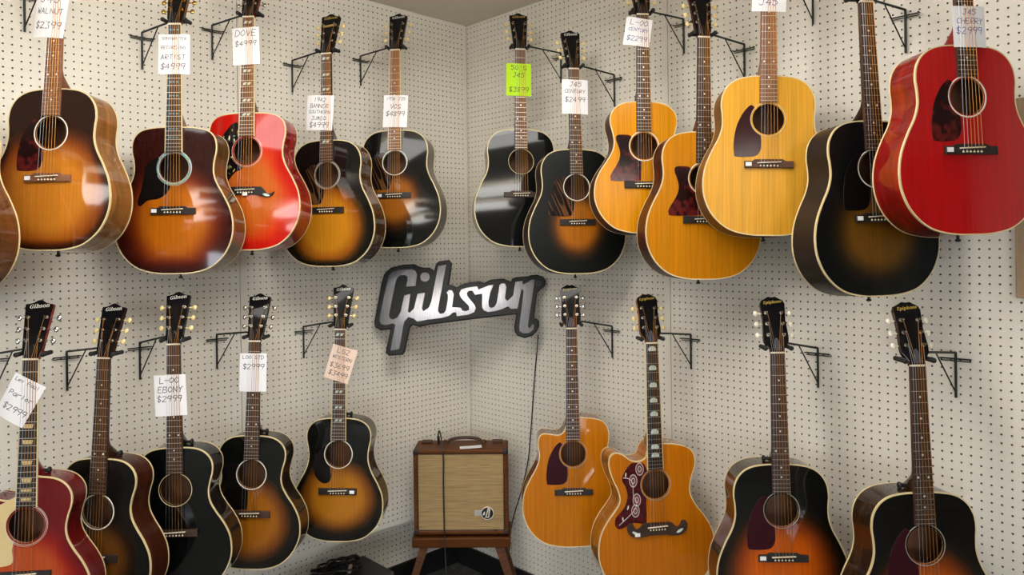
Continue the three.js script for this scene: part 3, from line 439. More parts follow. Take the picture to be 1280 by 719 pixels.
// ---------------------------------------------------------------- the guitars: nut position, yaw / pitch / roll, scale, and the hanger base (wall side, height, along)
const GUITARS = [
  { id: 'L0', shape: 'round', t: [.290, 2.400, 2.222], r: [42.3, -3.2, .3], s: 1.0, hang: ['L', 2.43, 2.26], finish: 'tobacco2', rosette: 'thin', guard: ['teardrop', 'tortoise'], bridge: ['belly', 'rosewood'], board: 'rosewood', label: 'dark walnut-sided guitar hanging past the tobacco sunburst one, only its rim showing', short: 'dark walnut-sided guitar' },
  { id: 'L1', shape: 'round', t: [.279, 2.483, 1.895], r: [40.5, -4.3, -.4], s: .956, hang: ['L', 2.515, 1.932], finish: 'tobacco', rosette: 'thick', guard: ['teardrop', 'tortoise'], bridge: ['belly', 'walnutboard'], board: 'walnutboard', sticker: -.065, label: 'tobacco sunburst round-shouldered guitar with golden walnut sides and pale bridge', short: 'tobacco sunburst guitar with walnut sides' },
  { id: 'L2', shape: 'square', t: [.267, 2.423, 1.546], r: [46, -2, -.3], s: .973, hang: ['L', 2.45, 1.57], finish: 'cherryamber', rosette: 'abalone', guard: ['pointed', 'blackguard'], bridge: ['belly', 'ebony'], board: 'ebony', boardBind: true, inlay: 'flake', sticker: -.064, tuner: 'gold', button: 'gold', logo: 'crown', label: 'square-shouldered dark cherry sunburst guitar with abalone rosette and black board', short: 'dark cherry sunburst guitar with abalone rosette' },
  { id: 'L3', shape: 'square', t: [.270, 2.501, 1.286], r: [40.7, -3.1, -.3], s: .975, hang: ['L', 2.528, 1.314], finish: 'redburst', rosette: 'triple', guard: ['bird', 'leaf'], bridge: ['wing', 'ebony'], board: 'midboard', boardBind: true, inlay: 'para', sticker: 0, stickerY: -.012, logo: 'crown', button: 'nickel', label: 'bright red sunburst guitar with ornate leafy pickguard and moustache bridge', short: 'bright red sunburst guitar' },
  { id: 'L4', shape: 'round', t: [.265, 2.425, .966], r: [33.4, -1.3, 0], s: .973, hang: ['L', 2.448, .979], finish: 'blackamber', rosette: 'double', guard: ['flame', 'stripe'], bridge: ['bar', 'darkboard'], board: 'rosewood', inlay: 'para', logo: 'banner', label: 'black-edged amber sunburst guitar with striped pickguard and parallelogram inlays', short: 'amber sunburst guitar with parallelogram inlays' },
  { id: 'L5', shape: 'round', t: [.266, 2.498, .636], r: [36.4, -2.3, -.3], s: .976, hang: ['L', 2.525, .644], finish: 'smoked', rosette: 'thick', guard: ['flame', 'stripe'], bridge: ['bar', 'darkboard'], board: 'walnutboard', boardBind: true, sticker: -.064, logo: 'white', label: 'dark brown sunburst guitar with striped pickguard above the wall sign', short: 'dark brown sunburst guitar above the sign' },
  { id: 'R1', shape: 'round', t: [.644, 2.492, .260], r: [54.4, -2.1, -.5], s: .971, hang: ['R', 2.523, .651], finish: 'jet', rosette: 'thin', bridge: ['belly', 'rosewood'], board: 'midboard', logo: 'gold', pins: 'white', inlabel: true, label: 'glossy black round-shouldered guitar with a lime green price tag', short: 'black guitar with the lime green tag' },
  { id: 'R2', shape: 'round', join: 13, t: [.937, 2.357, .254], r: [55.8, -3, 0], s: .960, hang: ['R', 2.373, .949], finish: 'ember', rosette: 'thick', guard: ['flame', 'stripe'], bridge: ['bar', 'darkboard'], board: 'rosewood', label: 'satin black guitar with a small ember glow around the bridge', short: 'satin black guitar with ember centre' },
  { id: 'R3', shape: 'small', join: 12.5, t: [1.274, 2.492, .260], r: [49.9, -3, -.7], s: .978, hang: ['R', 2.529, 1.287], finish: 'honey', rosette: 'thick', guard: ['vintage', 'tortoise'], bridge: ['bar', 'darkboard'], board: 'rosewood', label: 'small-bodied honey guitar with mahogany sides and large dark pickguard', short: 'small honey guitar' },
  { id: 'R4', shape: 'round', join: 12.7, t: [1.524, 2.356, .261], r: [51.3, -1.4, -1], s: .974, hang: ['R', 2.379, 1.539], finish: 'honeydark', rosette: 'thick', guard: ['vintage', 'tortoise'], bridge: ['bar', 'darkboard'], board: 'rosewood', label: 'large honey amber guitar with mahogany sides, partly covered by the pale spruce one', short: 'large honey amber guitar' },
  { id: 'R5', shape: 'round', t: [1.758, 2.528, .261], r: [42.5, -2.3, -1.3], s: .983, hang: ['R', 2.528, 1.79], finish: 'spruce', rosette: 'thin', guard: ['teardrop', 'purple'], bridge: ['belly', 'midboard'], board: 'walnutboard', sticker: -.064, inlabel: true, label: 'pale natural spruce guitar with plum teardrop pickguard and walnut sides', short: 'pale spruce guitar' },
  { id: 'R6', shape: 'round', t: [2.051, 2.344, .265], r: [57.5, -2.6, 1], s: .976, hang: ['R', 2.375, 2.077], finish: 'midnight', rosette: 'thick', guard: ['teardrop', 'blackguard'], bridge: ['belly', 'darkboard'], board: 'rosewood', sticker: -.064, label: 'blue-black sunburst guitar with cream binding behind the cherry red one', short: 'blue-black sunburst guitar' },
  { id: 'R7', shape: 'round', t: [2.290, 2.509, .269], r: [53.3, -2.4, .3], s: .970, hang: ['R', 2.53, 2.33], finish: 'cherry', rosette: 'thick', guard: ['teardrop', 'tortoise'], bridge: ['belly', 'darkboard'], board: 'rosewood', sticker: -.064, label: 'solid cherry red round-shouldered guitar beside the wall picture', short: 'cherry red guitar' },
  { id: 'B1', shape: 'small', cut: true, t: [.291, 1.335, 1.981], r: [52.7, -3.3, -.8], s: .984, hang: ['L', 1.33, 2.03], finish: 'wine', rosette: 'triple', guard: ['plate', 'ivoryguard'], bridge: ['bar', 'ebony'], board: 'ebony', boardBind: true, inlay: 'trap', button: 'chrome', heelButton: 1, label: 'small wine red cutaway guitar with ivory pickguard and trapezoid inlays', short: 'wine red cutaway guitar' },
  { id: 'B2', shape: 'small', join: 12.4, t: [.279, 1.314, 1.782], r: [39.9, -3.7, -.8], s: .971, hang: ['L', 1.316, 1.824], finish: 'soot', rosette: 'thick', bridge: ['bar', 'darkboard'], board: 'rosewood', heelButton: 1, label: 'small sooty sunburst guitar with reddish mahogany sides and no price tag', short: 'small sooty sunburst guitar' },
  { id: 'B3', shape: 'small', t: [.284, 1.337, 1.570], r: [47, -2, .7], s: .987, hang: ['L', 1.323, 1.592], finish: 'jet2', rosette: 'thin', bridge: ['bar', 'rosewood'], board: 'rosewood', heelButton: 1, label: 'small-bodied glossy black guitar with cream binding and white tag', short: 'small black guitar' },
  { id: 'B4', shape: 'small', t: [.281, 1.319, 1.284], r: [44.3, -2.7, -1.3], s: .974, hang: ['L', 1.327, 1.312], finish: 'vintage', rosette: 'thick', guard: ['vintage', 'blackguard'], bridge: ['bar', 'rosewood'], board: 'rosewood', button: 'nickel', heelButton: 1, label: 'small vintage sunburst guitar with black sides beside the black one', short: 'small vintage sunburst guitar' },
  { id: 'B5', shape: 'student', t: [.288, 1.332, .934], r: [43.9, -2.5, -.9], s: .997, hang: ['L', 1.326, .943], finish: 'western', rosette: 'thick', guard: ['short', 'blackguard'], bridge: ['bar', 'darkboard'], board: 'rosewood', boardBind: true, inlay: 'para', sticker: .058, heelButton: 1, label: 'small amber sunburst guitar with a tilted peach tag beside the amplifier', short: 'small amber sunburst guitar with the peach tag' },
  { id: 'C1', shape: 'square', cut: true, t: [.923, 1.324, .269], r: [47.2, -3.2, -.2], s: .980, hang: ['R', 1.313, .923], finish: 'butterscotch', rosette: 'dark', guard: ['teardrop', 'purple'], bridge: ['belly', 'ebony'], board: 'rosewood', head: 'clipped', logo: 'second', button: 'chrome', label: 'butterscotch cutaway guitar with dark teardrop pickguard beside the amplifier', short: 'butterscotch cutaway guitar' },
  { id: 'C2', shape: 'jumbo', cut: true, t: [1.309, 1.300, .276], r: [54, -3.2, 0], s: .993, hang: ['R', 1.308, 1.304], finish: 'maple', rosette: 'dark', guard: ['wide', 'flower'], bridge: ['horn', 'rosewood'], board: 'ebony', boardBind: true, inlay: 'crown', sticker: -.075, stickerY: -.02, head: 'clipped', logo: 'second', label: 'jumbo amber cutaway guitar with flowered pickguard and moustache bridge', short: 'jumbo amber cutaway guitar' },
  { id: 'C3', shape: 'round', t: [1.783, 1.311, .279], r: [43.8, -3.3, -.1], s: .985, hang: ['R', 1.30, 1.795], finish: 'dusk', rosette: 'dark', guard: ['teardrop', 'purple'], bridge: ['belly', 'ebony'], board: 'rosewood', sticker: -.064, head: 'clipped', logo: 'second', button: 'whiteButton', heelButton: -1, label: 'round-shouldered black and orange sunburst guitar next to the jumbo amber one', short: 'black and orange sunburst guitar next to the jumbo' },
  { id: 'C4', shape: 'round', t: [2.182, 1.314, .278], r: [48.2, -3.3, .1], s: .979, hang: ['R', 1.324, 2.206], finish: 'dusk2', rosette: 'dark', guard: ['teardrop', 'purple'], bridge: ['belly', 'ebony'], board: 'rosewood', head: 'clipped', logo: 'second', button: 'whiteButton', heelButton: -1, label: 'black and orange sunburst guitar below the cherry red one', short: 'black and orange sunburst guitar below the cherry red one' },
];
for (const g of GUITARS) guitar(g);
// ---------------------------------------------------------------- pegboard hangers
for (const g of GUITARS) {
  const [sd, hy, ha] = g.hang, n = sd === 'L' ? V3(1, 0, 0) : V3(0, 0, 1), al = sd === 'L' ? V3(0, 0, 1) : V3(1, 0, 0), up = V3(0, 1, 0);
  const base = n.clone().multiplyScalar(0.008).addScaledVector(al, ha).addScaledVector(up, hy);
  const t = thing('guitar_hanger', 'black wire pegboard hanger holding the ' + g.short, 'hanger', 'wire guitar hangers on the pegboard'); t.position.copy(base);
  const loc = (x, y, z) => g.obj.localToWorld(V3(x, g.yn + y, z)).sub(base), O = V3(0, 0, 0);
  const yw = g.head === 'clipped' ? 0.0405 : 0.0375;
  const yk = loc(0, 0.020, -0.036), end = loc(0, 0.020, -0.028), elbow = yk.clone().multiplyScalar(0.72); elbow.y += 0.012;
  const low = V3(0, -0.134, 0), knee = elbow.clone().multiplyScalar(0.62);
  mesh('wall_bar', mergeGeometries([rod(O, low, 0.0038), rod(low.clone().addScaledVector(up, 0.014), knee, 0.0022)]), M.hanger, t);
  const c1 = al.clone().multiplyScalar(-0.040).addScaledVector(up, -0.018), c2 = al.clone().multiplyScalar(0.040).addScaledVector(up, -0.018);
  mesh('crossbar', mergeGeometries([rod(c1, c2, 0.0022), rod(c1.clone().addScaledVector(up, -0.007), c2.clone().addScaledVector(up, -0.007), 0.0016), rod(c2, c2.clone().addScaledVector(n, 0.012), 0.0022), rod(c1, c1.clone().addScaledVector(n, 0.012), 0.0022)]), M.hanger, t);
  mesh('arm', mergeGeometries([rod(O, elbow, 0.0036), rod(elbow, yk, 0.0038)]), M.hanger, t);
  const y = mesh('yoke', rod(loc(-yw, 0.020, -0.032), loc(yw, 0.020, -0.032), 0.0042), M.hanger, t);
  for (const s of [-1, 1]) mesh('rubber_sleeve', mergeGeometries([rod(loc(s * yw, 0.020, -0.036), loc(s * yw, 0.0165, 0.012), 0.0068, 10), new THREE.SphereGeometry(0.0076, 10, 8).translate(...loc(s * yw, 0.0165, 0.013).toArray())]), M.rubber, y);
}
// ---------------------------------------------------------------- handwritten price tags threaded behind the strings
const GLYPH = { A: '0,6 2,0 4,6|1,4 3,4', B: '0,0 0,6 3,6 4,5 3,3 0,3|0,0 3,0 3,2', C: '4,1 2,0 0,2 0,4 2,6 4,5', D: '0,0 0,6 2,6 4,4 4,2 2,0 0,0', E: '4,0 0,0 0,6 4,6|0,3 3,3', G: '4,1 2,0 0,2 0,4 2,6 4,5 4,3 2,3', H: '0,0 0,6|4,0 4,6|0,3 4,3', I: '2,0 2,6', J: '1,0 4,0|3,0 3,5 2,6 0,5', K: '0,0 0,6|4,0 0,3 4,6', L: '0,0 0,6 4,6', M: '0,6 1,0 2,4 3,0 4,6', N: '0,6 0,0 4,6 4,0', O: '2,0 0,2 0,4 2,6 4,4 4,2 2,0', P: '0,6 0,0 3,0 4,2 3,3 0,3', R: '0,6 0,0 3,0 4,2 3,3 0,3 4,6', S: '4,1 2,0 0,1 1,3 4,4 3,6 0,5', T: '0,0 4,0|2,0 2,6', U: '0,0 0,5 2,6 4,5 4,0', V: '0,0 2,6 4,0', W: '0,0 1,6 2,2 3,6 4,0', Y: '0,0 2,3 4,0|2,3 2,6', 0: '2,0 0,2 0,4 2,6 4,4 4,2 2,0', 1: '2,0 2,6', 2: '0,1 2,0 4,1 3,3 0,6 4,6', 3: '0,0 4,0 2,2 4,4 3,6 0,6', 4: '3,6 3,0 0,4 4,4', 5: '4,0 0,0 0,2 3,2 4,4 2,6 0,5', 6: '3,0 0,3 0,5 2,6 4,5 3,3 0,4', 8: '2,3 0,1 2,0 4,1 2,3 0,5 2,6 4,5 2,3', 9: '4,2 2,3 0,2 1,0 4,0 4,2 3,6', $: '4,1 2,0 0,1 1,3 4,4 3,6 0,5|2,-1 2,7', "'": '2,0 2,1', '-': '0,3 4,3', e: '0,4 4,4 3,2 0,3 0,5 3,6', s: '3,2 0,3 3,5 0,6', a: '4,2 1,2 0,5 2,6 4,3 4,6', u: '0,2 0,5 2,6 4,5 4,2 4,6', l: '2,0 2,6', r: '0,2 0,6|0,3 2,2 4,2', o: '2,2 0,4 2,6 4,4 2,2', ' ': '' };
const TAGS = [
  ['L1', -.019, -.1106, .118, .149, -5.8, 'white', ['J45', 'WALNUT', '$2399']], ['L2', -.001, -.105, .110, .140, 0, 'white', ['SONGWRITER', 'RECORDING', 'ARTIST', '$4999']], ['L3', -.007, -.109, .105, .141, 2.6, 'white', ['DOVE', '$4999', '']],
  ['L4', -.029, -.238, .123, .142, -4, 'white', ['1942', 'BANNER', 'SOUTHERN', 'JUMBO', '$4999']], ['L5', .004, -.268, .109, .140, -2, 'white', ['1936 J35', 'VOS', '$4899', '']], ['R1', -.0085, -.133, .111, .143, -.5, 'lime', ["50'S", 'J45', '', '$3899']],
  ['R2', .0014, -.116, .111, .143, -1, 'white', ['J45', 'CENTURY', '$2499', '']], ['R3', -.019, -.0653, .097, .105, -8.3, 'white', ['L-00', 'CENTURY', '$2299']], ['R5', .002, -.082, .108, .125, -2, 'white', ['', '', 'J45']],
  ['R7', .011, -.3022, .100, .112, .6, 'white', ['J45', 'CHERRY', '$2999', '']], ['B1', -.0275, -.119, .098, .136, -28, 'white', ['Les Paul', 'Parlor', '$2999']], ['B3', -.011, -.170, .109, .139, 2, 'white', ['L-00', 'EBONY', '$2999', '']],
  ['B4', -.002, -.113, .102, .142, .5, 'white', ['L00 STD', '$2999', '', '']], ['B5', .005, -.134, .101, .137, -16, 'peach', ['LG2', 'WESTERN', '$3699', '$3499']],
];
const TAGCOL = { white: '#eceaec', lime: '#b4e21c', peach: '#e8cdbb' };
for (const [id, x, y, w, h, rot, col, lines] of TAGS) {
  const g = GUITARS.find((q) => q.id === id), W = 176, H = Math.round(W * h / w);
  const tex = canvasTex(W, H, (c) => {
    c.fillStyle = TAGCOL[col]; c.fillRect(0, 0, W, H); c.lineCap = c.lineJoin = 'round'; c.strokeStyle = id === 'R7' || id === 'R3' || id === 'R5' ? '#2a2c78' : '#1c1c28'; 
    const n = lines.length, lh = (H - 24) / n;
    lines.forEach((s, j) => {
      const big = s[0] === '$', gs = Math.min((W - 36) / Math.max(4, s.length) / 5.4, lh * (big ? 0.80 : 0.62) / 6), x0 = (W - s.length * gs * 5.4) / 2 + (rnd() - 0.4) * 10; const yy = 14 + j * lh; c.lineWidth = clamp(gs * 0.62, 1.5, 3);
      [...s].forEach((ch, k) => { for (const part of (GLYPH[ch] ?? '').split('|')) { if (!part) continue; const sl = (rnd() - 0.3) * 0.12; c.beginPath(); part.split(' ').forEach((q, i) => { const [gx, gy] = q.split(',').map(Number), px = x0 + (k * 5.4 + gx + (6 - gy) * (0.12 + sl) + (rnd() - 0.5) * 0.35) * gs, py = yy + (gy + (rnd() - 0.5) * 0.35) * gs + k * 0.3; if (i) c.lineTo(px, py); else c.moveTo(px, py); }); c.stroke(); } });
    });
  });
  const geo = new THREE.PlaneGeometry(w, h, 12, 6), p = geo.attributes.position, ca = Math.cos(rot * Math.PI / 180), sa = Math.sin(rot * Math.PI / 180);
  for (let i = 0; i < p.count; i++) { const lx = p.getX(i) * ca - p.getY(i) * sa + x, e = Math.max(0, Math.abs(lx) - 0.026); p.setZ(i, -e * e * 3.5 * (0.6 + hash(x * 99, Math.sign(lx)))); }
  geo.computeVertexNormals();
  const t = thing('price_tag', `${col === 'lime' ? 'lime green' : col} handwritten price tag on the ${g.short.replace(' with the peach tag', '').replace(' with the lime green tag', '')}`, 'price tag', 'handwritten price tags');
  g.obj.updateMatrixWorld(); t.position.copy(g.obj.localToWorld(V3(x, g.yn + y, 0.0087))); t.quaternion.copy(g.obj.quaternion).multiply(new THREE.Quaternion().setFromAxisAngle(V3(0, 0, 1), rot * Math.PI / 180)); t.scale.setScalar(g.s);
  mesh('paper', geo, new THREE.MeshStandardMaterial({ map: tex, roughness: 0.85, side: THREE.DoubleSide }), t);
}
// ---------------------------------------------------------------- the wall sign across the corner
{
  const pairs = (a) => { const o = []; for (let i = 0; i < a.length; i += 2) o.push([a[i] / 1000, a[i + 1] / 1000]); return o; };
  const t = thing('wall_sign', 'black script sign with brushed metal letters across the corner', 'sign');
  t.rotation.order = 'YXZ'; t.rotation.set(-8.3 * Math.PI / 180, 45.812 * Math.PI / 180, 0); t.position.set(0.2746 + 0.045 * 0.717, 1.3761, 0.2945 + 0.045 * 0.697); t.scale.setScalar(0.987);
  const back = [-342, 177, -321, 195, -263, 208, -213, 210, -191, 199, -169, 193, -141, 193, -120, 179, -112, 212, -97, 222, -50, 228, -38, 212, -41, 184, -53, 113, -36, 110, -15, 99, 3, 111, 39, 121, 90, 127, 110, 119, 140, 133, 198, 138, 223, 128, 235, 122, 241, 137, 259, 144, 312, 147, 327, 152, 356, 154, 385, 144, 397, 125, 391, 100, 370, 84, 356, 68, 339, -43, 347, -48, 361, -56, 363, -79, 352, -107, 330, -128, 295, -138, 263, -127, 249, -106, 247, -85, 258, -28, 74, -46, -140, -71, -190, -81, -219, -72, -232, -83, -254, -192, -264, -207, -325, -210, -341, -197, -338, -177, -319, -89, -365, -94, -390, -81, -395, -56, -387, -13, -364, 123, -353, 162];
  mesh('backing', extrude(pairs(back), 0.03, 0.006).translate(0, 0, -0.03), std('#0b0b0c', 0.6), t);
  const LET = {
    letter_g: [-205, 107, -250, 104, -243, 132, -243, 150, -256, 158, -276, 157, -290, 145, -297, 126, -326, -25, -322, -40, -308, -46, -287, -36, -273, -11, -257, 64, -228, 71, -239, -11, -228, -19, -237, -36, -255, -57, -260, -79, -277, -181, -318, -188, -297, -71, -308, -64, -340, -72, -362, -67, -370, -50, -368, -28, -336, 130, -328, 159, -310, 174, -278, 183, -220, 186, -204, 175, -198, 157],
    letter_i: [-196, 71, -161, 75, -175, 2, -168, -9, -144, 7, -147, -48, -180, -55, -196, -58, -212, -44, -239, -36, -235, -18, -212, 3],
    letter_b: [-101, 199, -63, 204, -99, 9, -101, -9, -92, -22, -76, -20, -65, -6, -57, 40, -56, 62, -63, 75, -51, 87, -36, 85, -28, 67, -36, 8, 3, 5, 11, -9, -15, -19, -29, -17, -51, -33, -83, -42, -144, -49, -167, -30, -144, 7, -133, 34],
    letter_s: [79, 103, 32, 97, 5, 88, -4, 70, 3, 50, 39, 12, 42, -4, 28, -12, 11, -9, 3, 5, -26, 7, -19, -17, -15, -35, 39, -29, 66, -17, 73, 2, 67, 17, 35, 57, 32, 71, 41, 81, 57, 81, 69, 62, 100, 67, 104, 81, 86, 87],
    letter_on: [154, 108, 151, 99, 140, 74, 131, 31, 132, 9, 143, 1, 157, 6, 168, 23, 182, 106, 192, 115, 208, 113, 214, 98, 207, 44, 218, 33, 244, 58, 255, 121, 287, 125, 291, 108, 313, 119, 327, 129, 345, 131, 343, 115, 310, -85, 317, -94, 325, -85, 330, -73, 338, -79, 335, -100, 316, -115, 288, -117, 272, -106, 270, -88, 293, 76, 285, 88, 279, 65, 264, -3, 232, -5, 221, 8, 196, -4, 160, -14, 128, -18, 109, -10, 100, 6, 102, 60, 100, 67, 69, 62, 84, 87, 107, 96, 133, 106],
  };
  const brushed = dataTex(256, 256, (i, j) => { const s = 0.86 + 0.14 * vnoise(i * 0.9, j * 0.03) + 0.06 * vnoise(i * 2.3, j * 0.2); return [255 * s, 255 * s, 255 * s]; });
  brushed.repeat.set(3, 3);
  const metal = std('#94949a', 0.13, 0.55, { map: brushed });
  let k = 0; for (const [n, a] of Object.entries(LET)) mesh(n, extrude(pairs(a), 0.005, 0.0008).translate(0, 0, 0.0002 + 0.00025 * k++), metal, t);
  mesh('letter_dot', new THREE.CylinderGeometry(0.0215, 0.0215, 0.005, 32).rotateX(Math.PI / 2).translate(-0.162, 0.148, 0.0027), metal, t);
  mesh('registered_mark', ring(0.008, 0.0105, 0.0008).translate(0.362, 0.113, 0.0002), std('#4a4a4c', 0.6), t);
  const cord = thing('sign_cord', 'thin black power cord running down from the metal letter sign', 'cord');
  mesh('cord', tube([V3(0.535, 1.25, 0.055), V3(0.485, 1.16, 0.012), V3(0.468, 1.06, 0.010), V3(0.454, 0.93, 0.010), V3(0.436, 0.76, 0.012), V3(0.420, 0.64, 0.014), V3(0.378, 0.50, 0.014), V3(0.305, 0.32, 0.010), V3(0.285, 0.20, 0.012), V3(0.28, 0.10, 0.018), V3(0.285, 0.004, 0.022)], 0.0026, 60), M.rubber, cord);
}
// ---------------------------------------------------------------- stool, amplifier and what lies on it
{
  const wood = dataTex(128, 128, (i, j) => { const s = 0.7 + 0.3 * vnoise(i * 0.03, j * 0.35) + 0.12 * vnoise(i * 0.1, j * 0.9); return [255 * s, 250 * s, 240 * s]; });
  const redwood = gloss('#5e3411', { map: wood, clearcoat: 0.2, clearcoatRoughness: 0.3 });
  const st = thing('wooden_stool', 'low reddish brown wooden stool under the amplifier in the corner', 'stool'); st.position.set(0.3115, 0, 0.3391); st.rotation.y = Math.PI / 4;
  mesh('seat', new RoundedBoxGeometry(0.446, 0.045, 0.205, 3, 0.006).translate(0, 0.3205, -0.0905), redwood, st);
  for (const sx of [-1, 1]) for (const sz of [0, 1]) {
    const a = V3(sx * 0.168, 0.300, sz ? -0.028 : -0.155), b = V3(sx * 0.268, 0, sz ? 0.03 : -0.10), d = b.clone().sub(a), g = new THREE.CylinderGeometry(0.026, 0.017, d.length(), 4, 1).rotateY(Math.PI / 4);
    g.applyQuaternion(new THREE.Quaternion().setFromUnitVectors(V3(0, -1, 0), d.clone().normalize())).translate(...a.clone().add(b).multiplyScalar(0.5).toArray());
    const f = g.toNonIndexed(); f.computeVertexNormals(); mesh('leg', f, redwood, st);
  }
  const am = thing('guitar_amplifier', 'brown combo amplifier with woven tan grille on the wooden stool', 'amplifier'); am.position.set(0.3115, 0.343, 0.3391); am.rotation.y = Math.PI / 4;
  const W = 0.428, H = 0.385, D = 0.17, y0 = 0.010, tol = gloss('#643812', { map: wood, clearcoat: 0.25, clearcoatRoughness: 0.4 });
  mesh('cabinet', mergeGeometries([new RoundedBoxGeometry(W, 0.019, D, 2, 0.006).translate(0, y0 + H - 0.0095, -D / 2), new RoundedBoxGeometry(W, 0.019, D, 2, 0.006).translate(0, y0 + 0.0095, -D / 2), new RoundedBoxGeometry(0.019, H, D, 2, 0.006).translate(-W / 2 + 0.0095, y0 + H / 2, -D / 2), new RoundedBoxGeometry(0.019, H, D, 2, 0.006).translate(W / 2 - 0.0095, y0 + H / 2, -D / 2), new RoundedBoxGeometry(W - 0.02, H - 0.02, 0.01, 1, 0.002).translate(0, y0 + H / 2, -D + 0.02)]), tol, am);
  const cloth = dataTex(256, 256, (i, j) => { const s = 0.80 + 0.16 * vnoise(i * 0.03, j * 0.9) + 0.10 * vnoise(i * 0.012 + 5, j * 0.35) - 0.10 * ((i + j * 3) % 4 < 1 ? 0.5 : 0) - 0.08 * (vnoise(i * 0.02, j * 1.4 + 20) > 0.75); return [222 * s, 200 * s, 162 * s]; });
  mesh('grille', box(W - 0.036, H - 0.036, 0.008, 0, y0 + H / 2, -0.010), std('#cbbda2', 0.9, 0, { map: cloth }), am);
  const pipe = [[-1, -1], [1, -1], [1, 1], [-1, 1]].map(([u, v]) => V3(u * (W / 2 - 0.0195), y0 + H / 2 + v * (H / 2 - 0.0195), -0.005));
  mesh('piping', mergeGeometries(pipe.map((q, i) => rod(q, pipe[(i + 1) % 4], 0.0022, 6))), M.black, am);
  for (const [u, v] of [[-1, 1], [1, 1], [-1, 0], [1, 0]]) mesh('corner_protector', new RoundedBoxGeometry(0.026, 0.026, 0.03, 3, 0.008).translate(u * (W / 2 - 0.0115), y0 + (v ? H - 0.0115 : 0.0115), -0.0135), v ? M.black : std('#2a140c', 0.5), am);
  for (const u of [-1, 1]) mesh('foot', new THREE.CylinderGeometry(0.012, 0.012, 0.011, 12).translate(u * 0.17, 0.0055, -0.03), M.black, am);
  for (const u of [-1, 1]) mesh('foot', new THREE.CylinderGeometry(0.012, 0.012, 0.011, 12).translate(u * 0.17, 0.0055, -0.14), M.black, am);
  const em = mesh('emblem', new THREE.CylinderGeometry(0.0275, 0.0275, 0.004, 36).rotateX(Math.PI / 2).translate(0.119, 0.106, -0.004), M.black, am);
  mesh('emblem_rim', ring(0.0262, 0.0295, 0.006).translate(0.119, 0.106, -0.006), M.white, em);
  mesh('emblem_letter', mergeGeometries([extrude([[-.010, -.019], [-.005, -.019], [.008, .024], [.003, .026]], 0.002), extrude([[.003, -.019], [.008, -.019], [.014, .018], [.008, .024]], 0.002), extrude([[-.004, -.019], [.008, -.019], [.008, -.015], [-.003, -.015]], 0.002), extrude([[-.022, -.007], [-.012, -.007], [-.010, .007], [-.014, .008]], 0.002)]).translate(0.119, 0.106, -0.0018), M.white, em);
  mesh('name_plate', new RoundedBoxGeometry(0.034, 0.026, 0.003, 1, 0.0008).translate(0.078, 0.107, -0.0045), std('#b8b6b0', 0.4, 0.5), am);
  mesh('maker_label', box(0.018, 0.006, 0.001, 0.155, y0 + 0.021, 0.0004), M.black, am);
  const hy = y0 + H;
  const leather = std('#3f2416', 0.6);
  const ha = mesh('handle', tube([V3(-0.070, hy + 0.006, -0.10), V3(-0.055, hy + 0.020, -0.10), V3(0.012, hy + 0.030, -0.10), V3(0.080, hy + 0.022, -0.10), V3(0.096, hy + 0.006, -0.10)], 0.0075, 24, 8), leather, am);
  for (const u of [-1, 1]) mesh('handle_end', new THREE.TorusGeometry(0.008, 0.0035, 8, 16).rotateX(0.4).translate(0.013 + u * 0.090, hy + 0.012, -0.098), std('#5a2a1a', 0.5), ha);
  for (const u of [-1, 1]) mesh('control_knob', new RoundedBoxGeometry(0.05, 0.012, 0.03, 2, 0.004).translate(u * 0.165, hy + 0.006, -0.125), leather, am);
  const nt = thing('paper_slip', 'white paper slip lying on top of the brown amplifier', 'paper'); nt.position.set(0.3115, 0.343, 0.3391); nt.rotation.y = Math.PI / 4;
  { const g = new THREE.PlaneGeometry(0.10, 0.045, 8, 2).rotateX(-Math.PI / 2), p = g.attributes.position; for (let i = 0; i < p.count; i++) p.setY(i, 0.0015 + 0.006 * (p.getX(i) * 10 + 0.5) ** 2 * 0.5); g.computeVertexNormals(); g.rotateY(0.12).translate(0.045, hy + 0.0005, -0.035); mesh('sheet', g, std('#e8e8ea', 0.85, 0, { side: THREE.DoubleSide }), nt); }
  const cb = thing('instrument_cable', 'black cable looped over the front of the brown amplifier', 'cable'); cb.position.set(0.3115, 0.343, 0.3391); cb.rotation.y = Math.PI / 4;
  mesh('cable', tube([V3(-0.108, hy + 0.004, -0.10), V3(-0.110, hy + 0.040, -0.095), V3(-0.104, hy + 0.068, -0.075), V3(-0.094, hy + 0.060, -0.050), V3(-0.085, hy + 0.026, -0.015), V3(-0.079, hy + 0.004, 0.008), V3(-0.076, hy - 0.03, 0.0105), V3(-0.077, 0.25, 0.010), V3(-0.076, 0.12, 0.010), V3(-0.073, 0.0, 0.016), V3(-0.068, -0.15, 0.03), V3(-0.06, -0.30, 0.05), V3(-0.03, -0.338, 0.10)], 0.0033, 90), std('#1a2420', 0.6), cb);
  mesh('plug', rod(V3(-0.108, hy + 0.001, -0.10), V3(-0.1095, hy + 0.038, -0.0955), 0.0062, 10), M.black, cb);
}
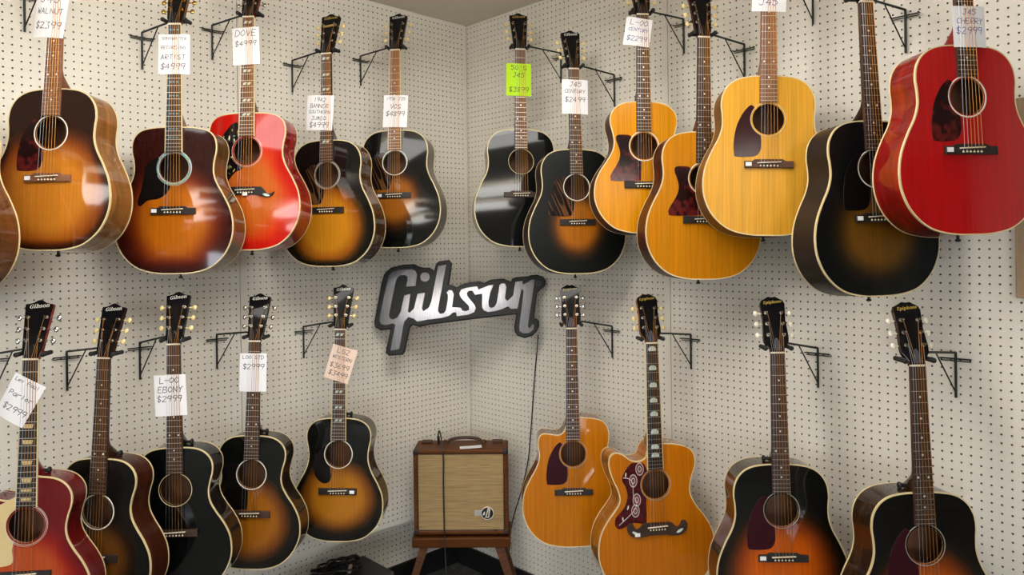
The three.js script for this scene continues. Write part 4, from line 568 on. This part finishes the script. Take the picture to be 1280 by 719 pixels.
// ---------------------------------------------------------------- black case on the floor with a coiled cable, and the wall picture
{
  const vinyl = std('#272325', 0.7);
  const bx = thing('speaker_cabinet', 'black vinyl speaker cabinet on the floor below the small sunburst guitars', 'speaker'); bx.position.set(0.147, 0, 0.89);
  mesh('body', new RoundedBoxGeometry(0.245, 0.268, 0.44, 4, 0.012).translate(0, 0.146, 0), vinyl, bx);
  for (const u of [-1, 1]) for (const v of [-1, 1]) mesh('foot', new THREE.CylinderGeometry(0.013, 0.013, 0.013, 12).translate(u * 0.09, 0.0065, v * 0.18), M.black, bx);
  mesh('handle', tube([V3(-0.105, 0.280, -0.18), V3(-0.106, 0.292, -0.165), V3(-0.106, 0.294, -0.12), V3(-0.105, 0.280, -0.10)], 0.010, 20, 8), M.black, bx);
  const co = thing('coiled_cable', 'tangle of black coiled cable lying on the black speaker cabinet', 'cable'); co.position.set(0.147, 0.2865, 0.90);
  const pts = []; for (let k = 0; k < 70; k++) { const a = k * 0.62, r = 0.062 + 0.026 * Math.sin(k * 1.7); pts.push(V3(-0.02 + r * Math.cos(a), 0.006 + 0.010 * (k / 24) + 0.005 * Math.sin(k * 2.3), -0.03 + r * 1.25 * Math.sin(a))); }
  mesh('cable', tube(pts, 0.0048, 420, 6), M.black, co);
  mesh('plug', rod(V3(0.02, 0.034, -0.075), V3(0.055, 0.030, -0.045), 0.008, 10), std('#b59a86', 0.4, 0.3), co);
  const fr = thing('framed_picture', 'framed picture with pale wood moulding on the pegboard beside the cherry red guitar', 'picture'); fr.position.set(2.60, 1.775, 0);
  const pale = std('#b49a7c', 0.6, 0, { map: grainMap });
  for (const [w, h, x, y] of [[0.025, 0.56, -0.2275, 0], [0.025, 0.56, 0.2275, 0], [0.43, 0.025, 0, 0.2675], [0.43, 0.025, 0, -0.2675]]) mesh('moulding', new RoundedBoxGeometry(w, h, 0.024, 2, 0.004).translate(x, y, 0.0125), pale, fr);
  mesh('print', box(0.432, 0.512, 0.006, 0, 0, 0.006), std('#7ba3b4', 0.5), fr);
}
renderer.render(scene, camera);
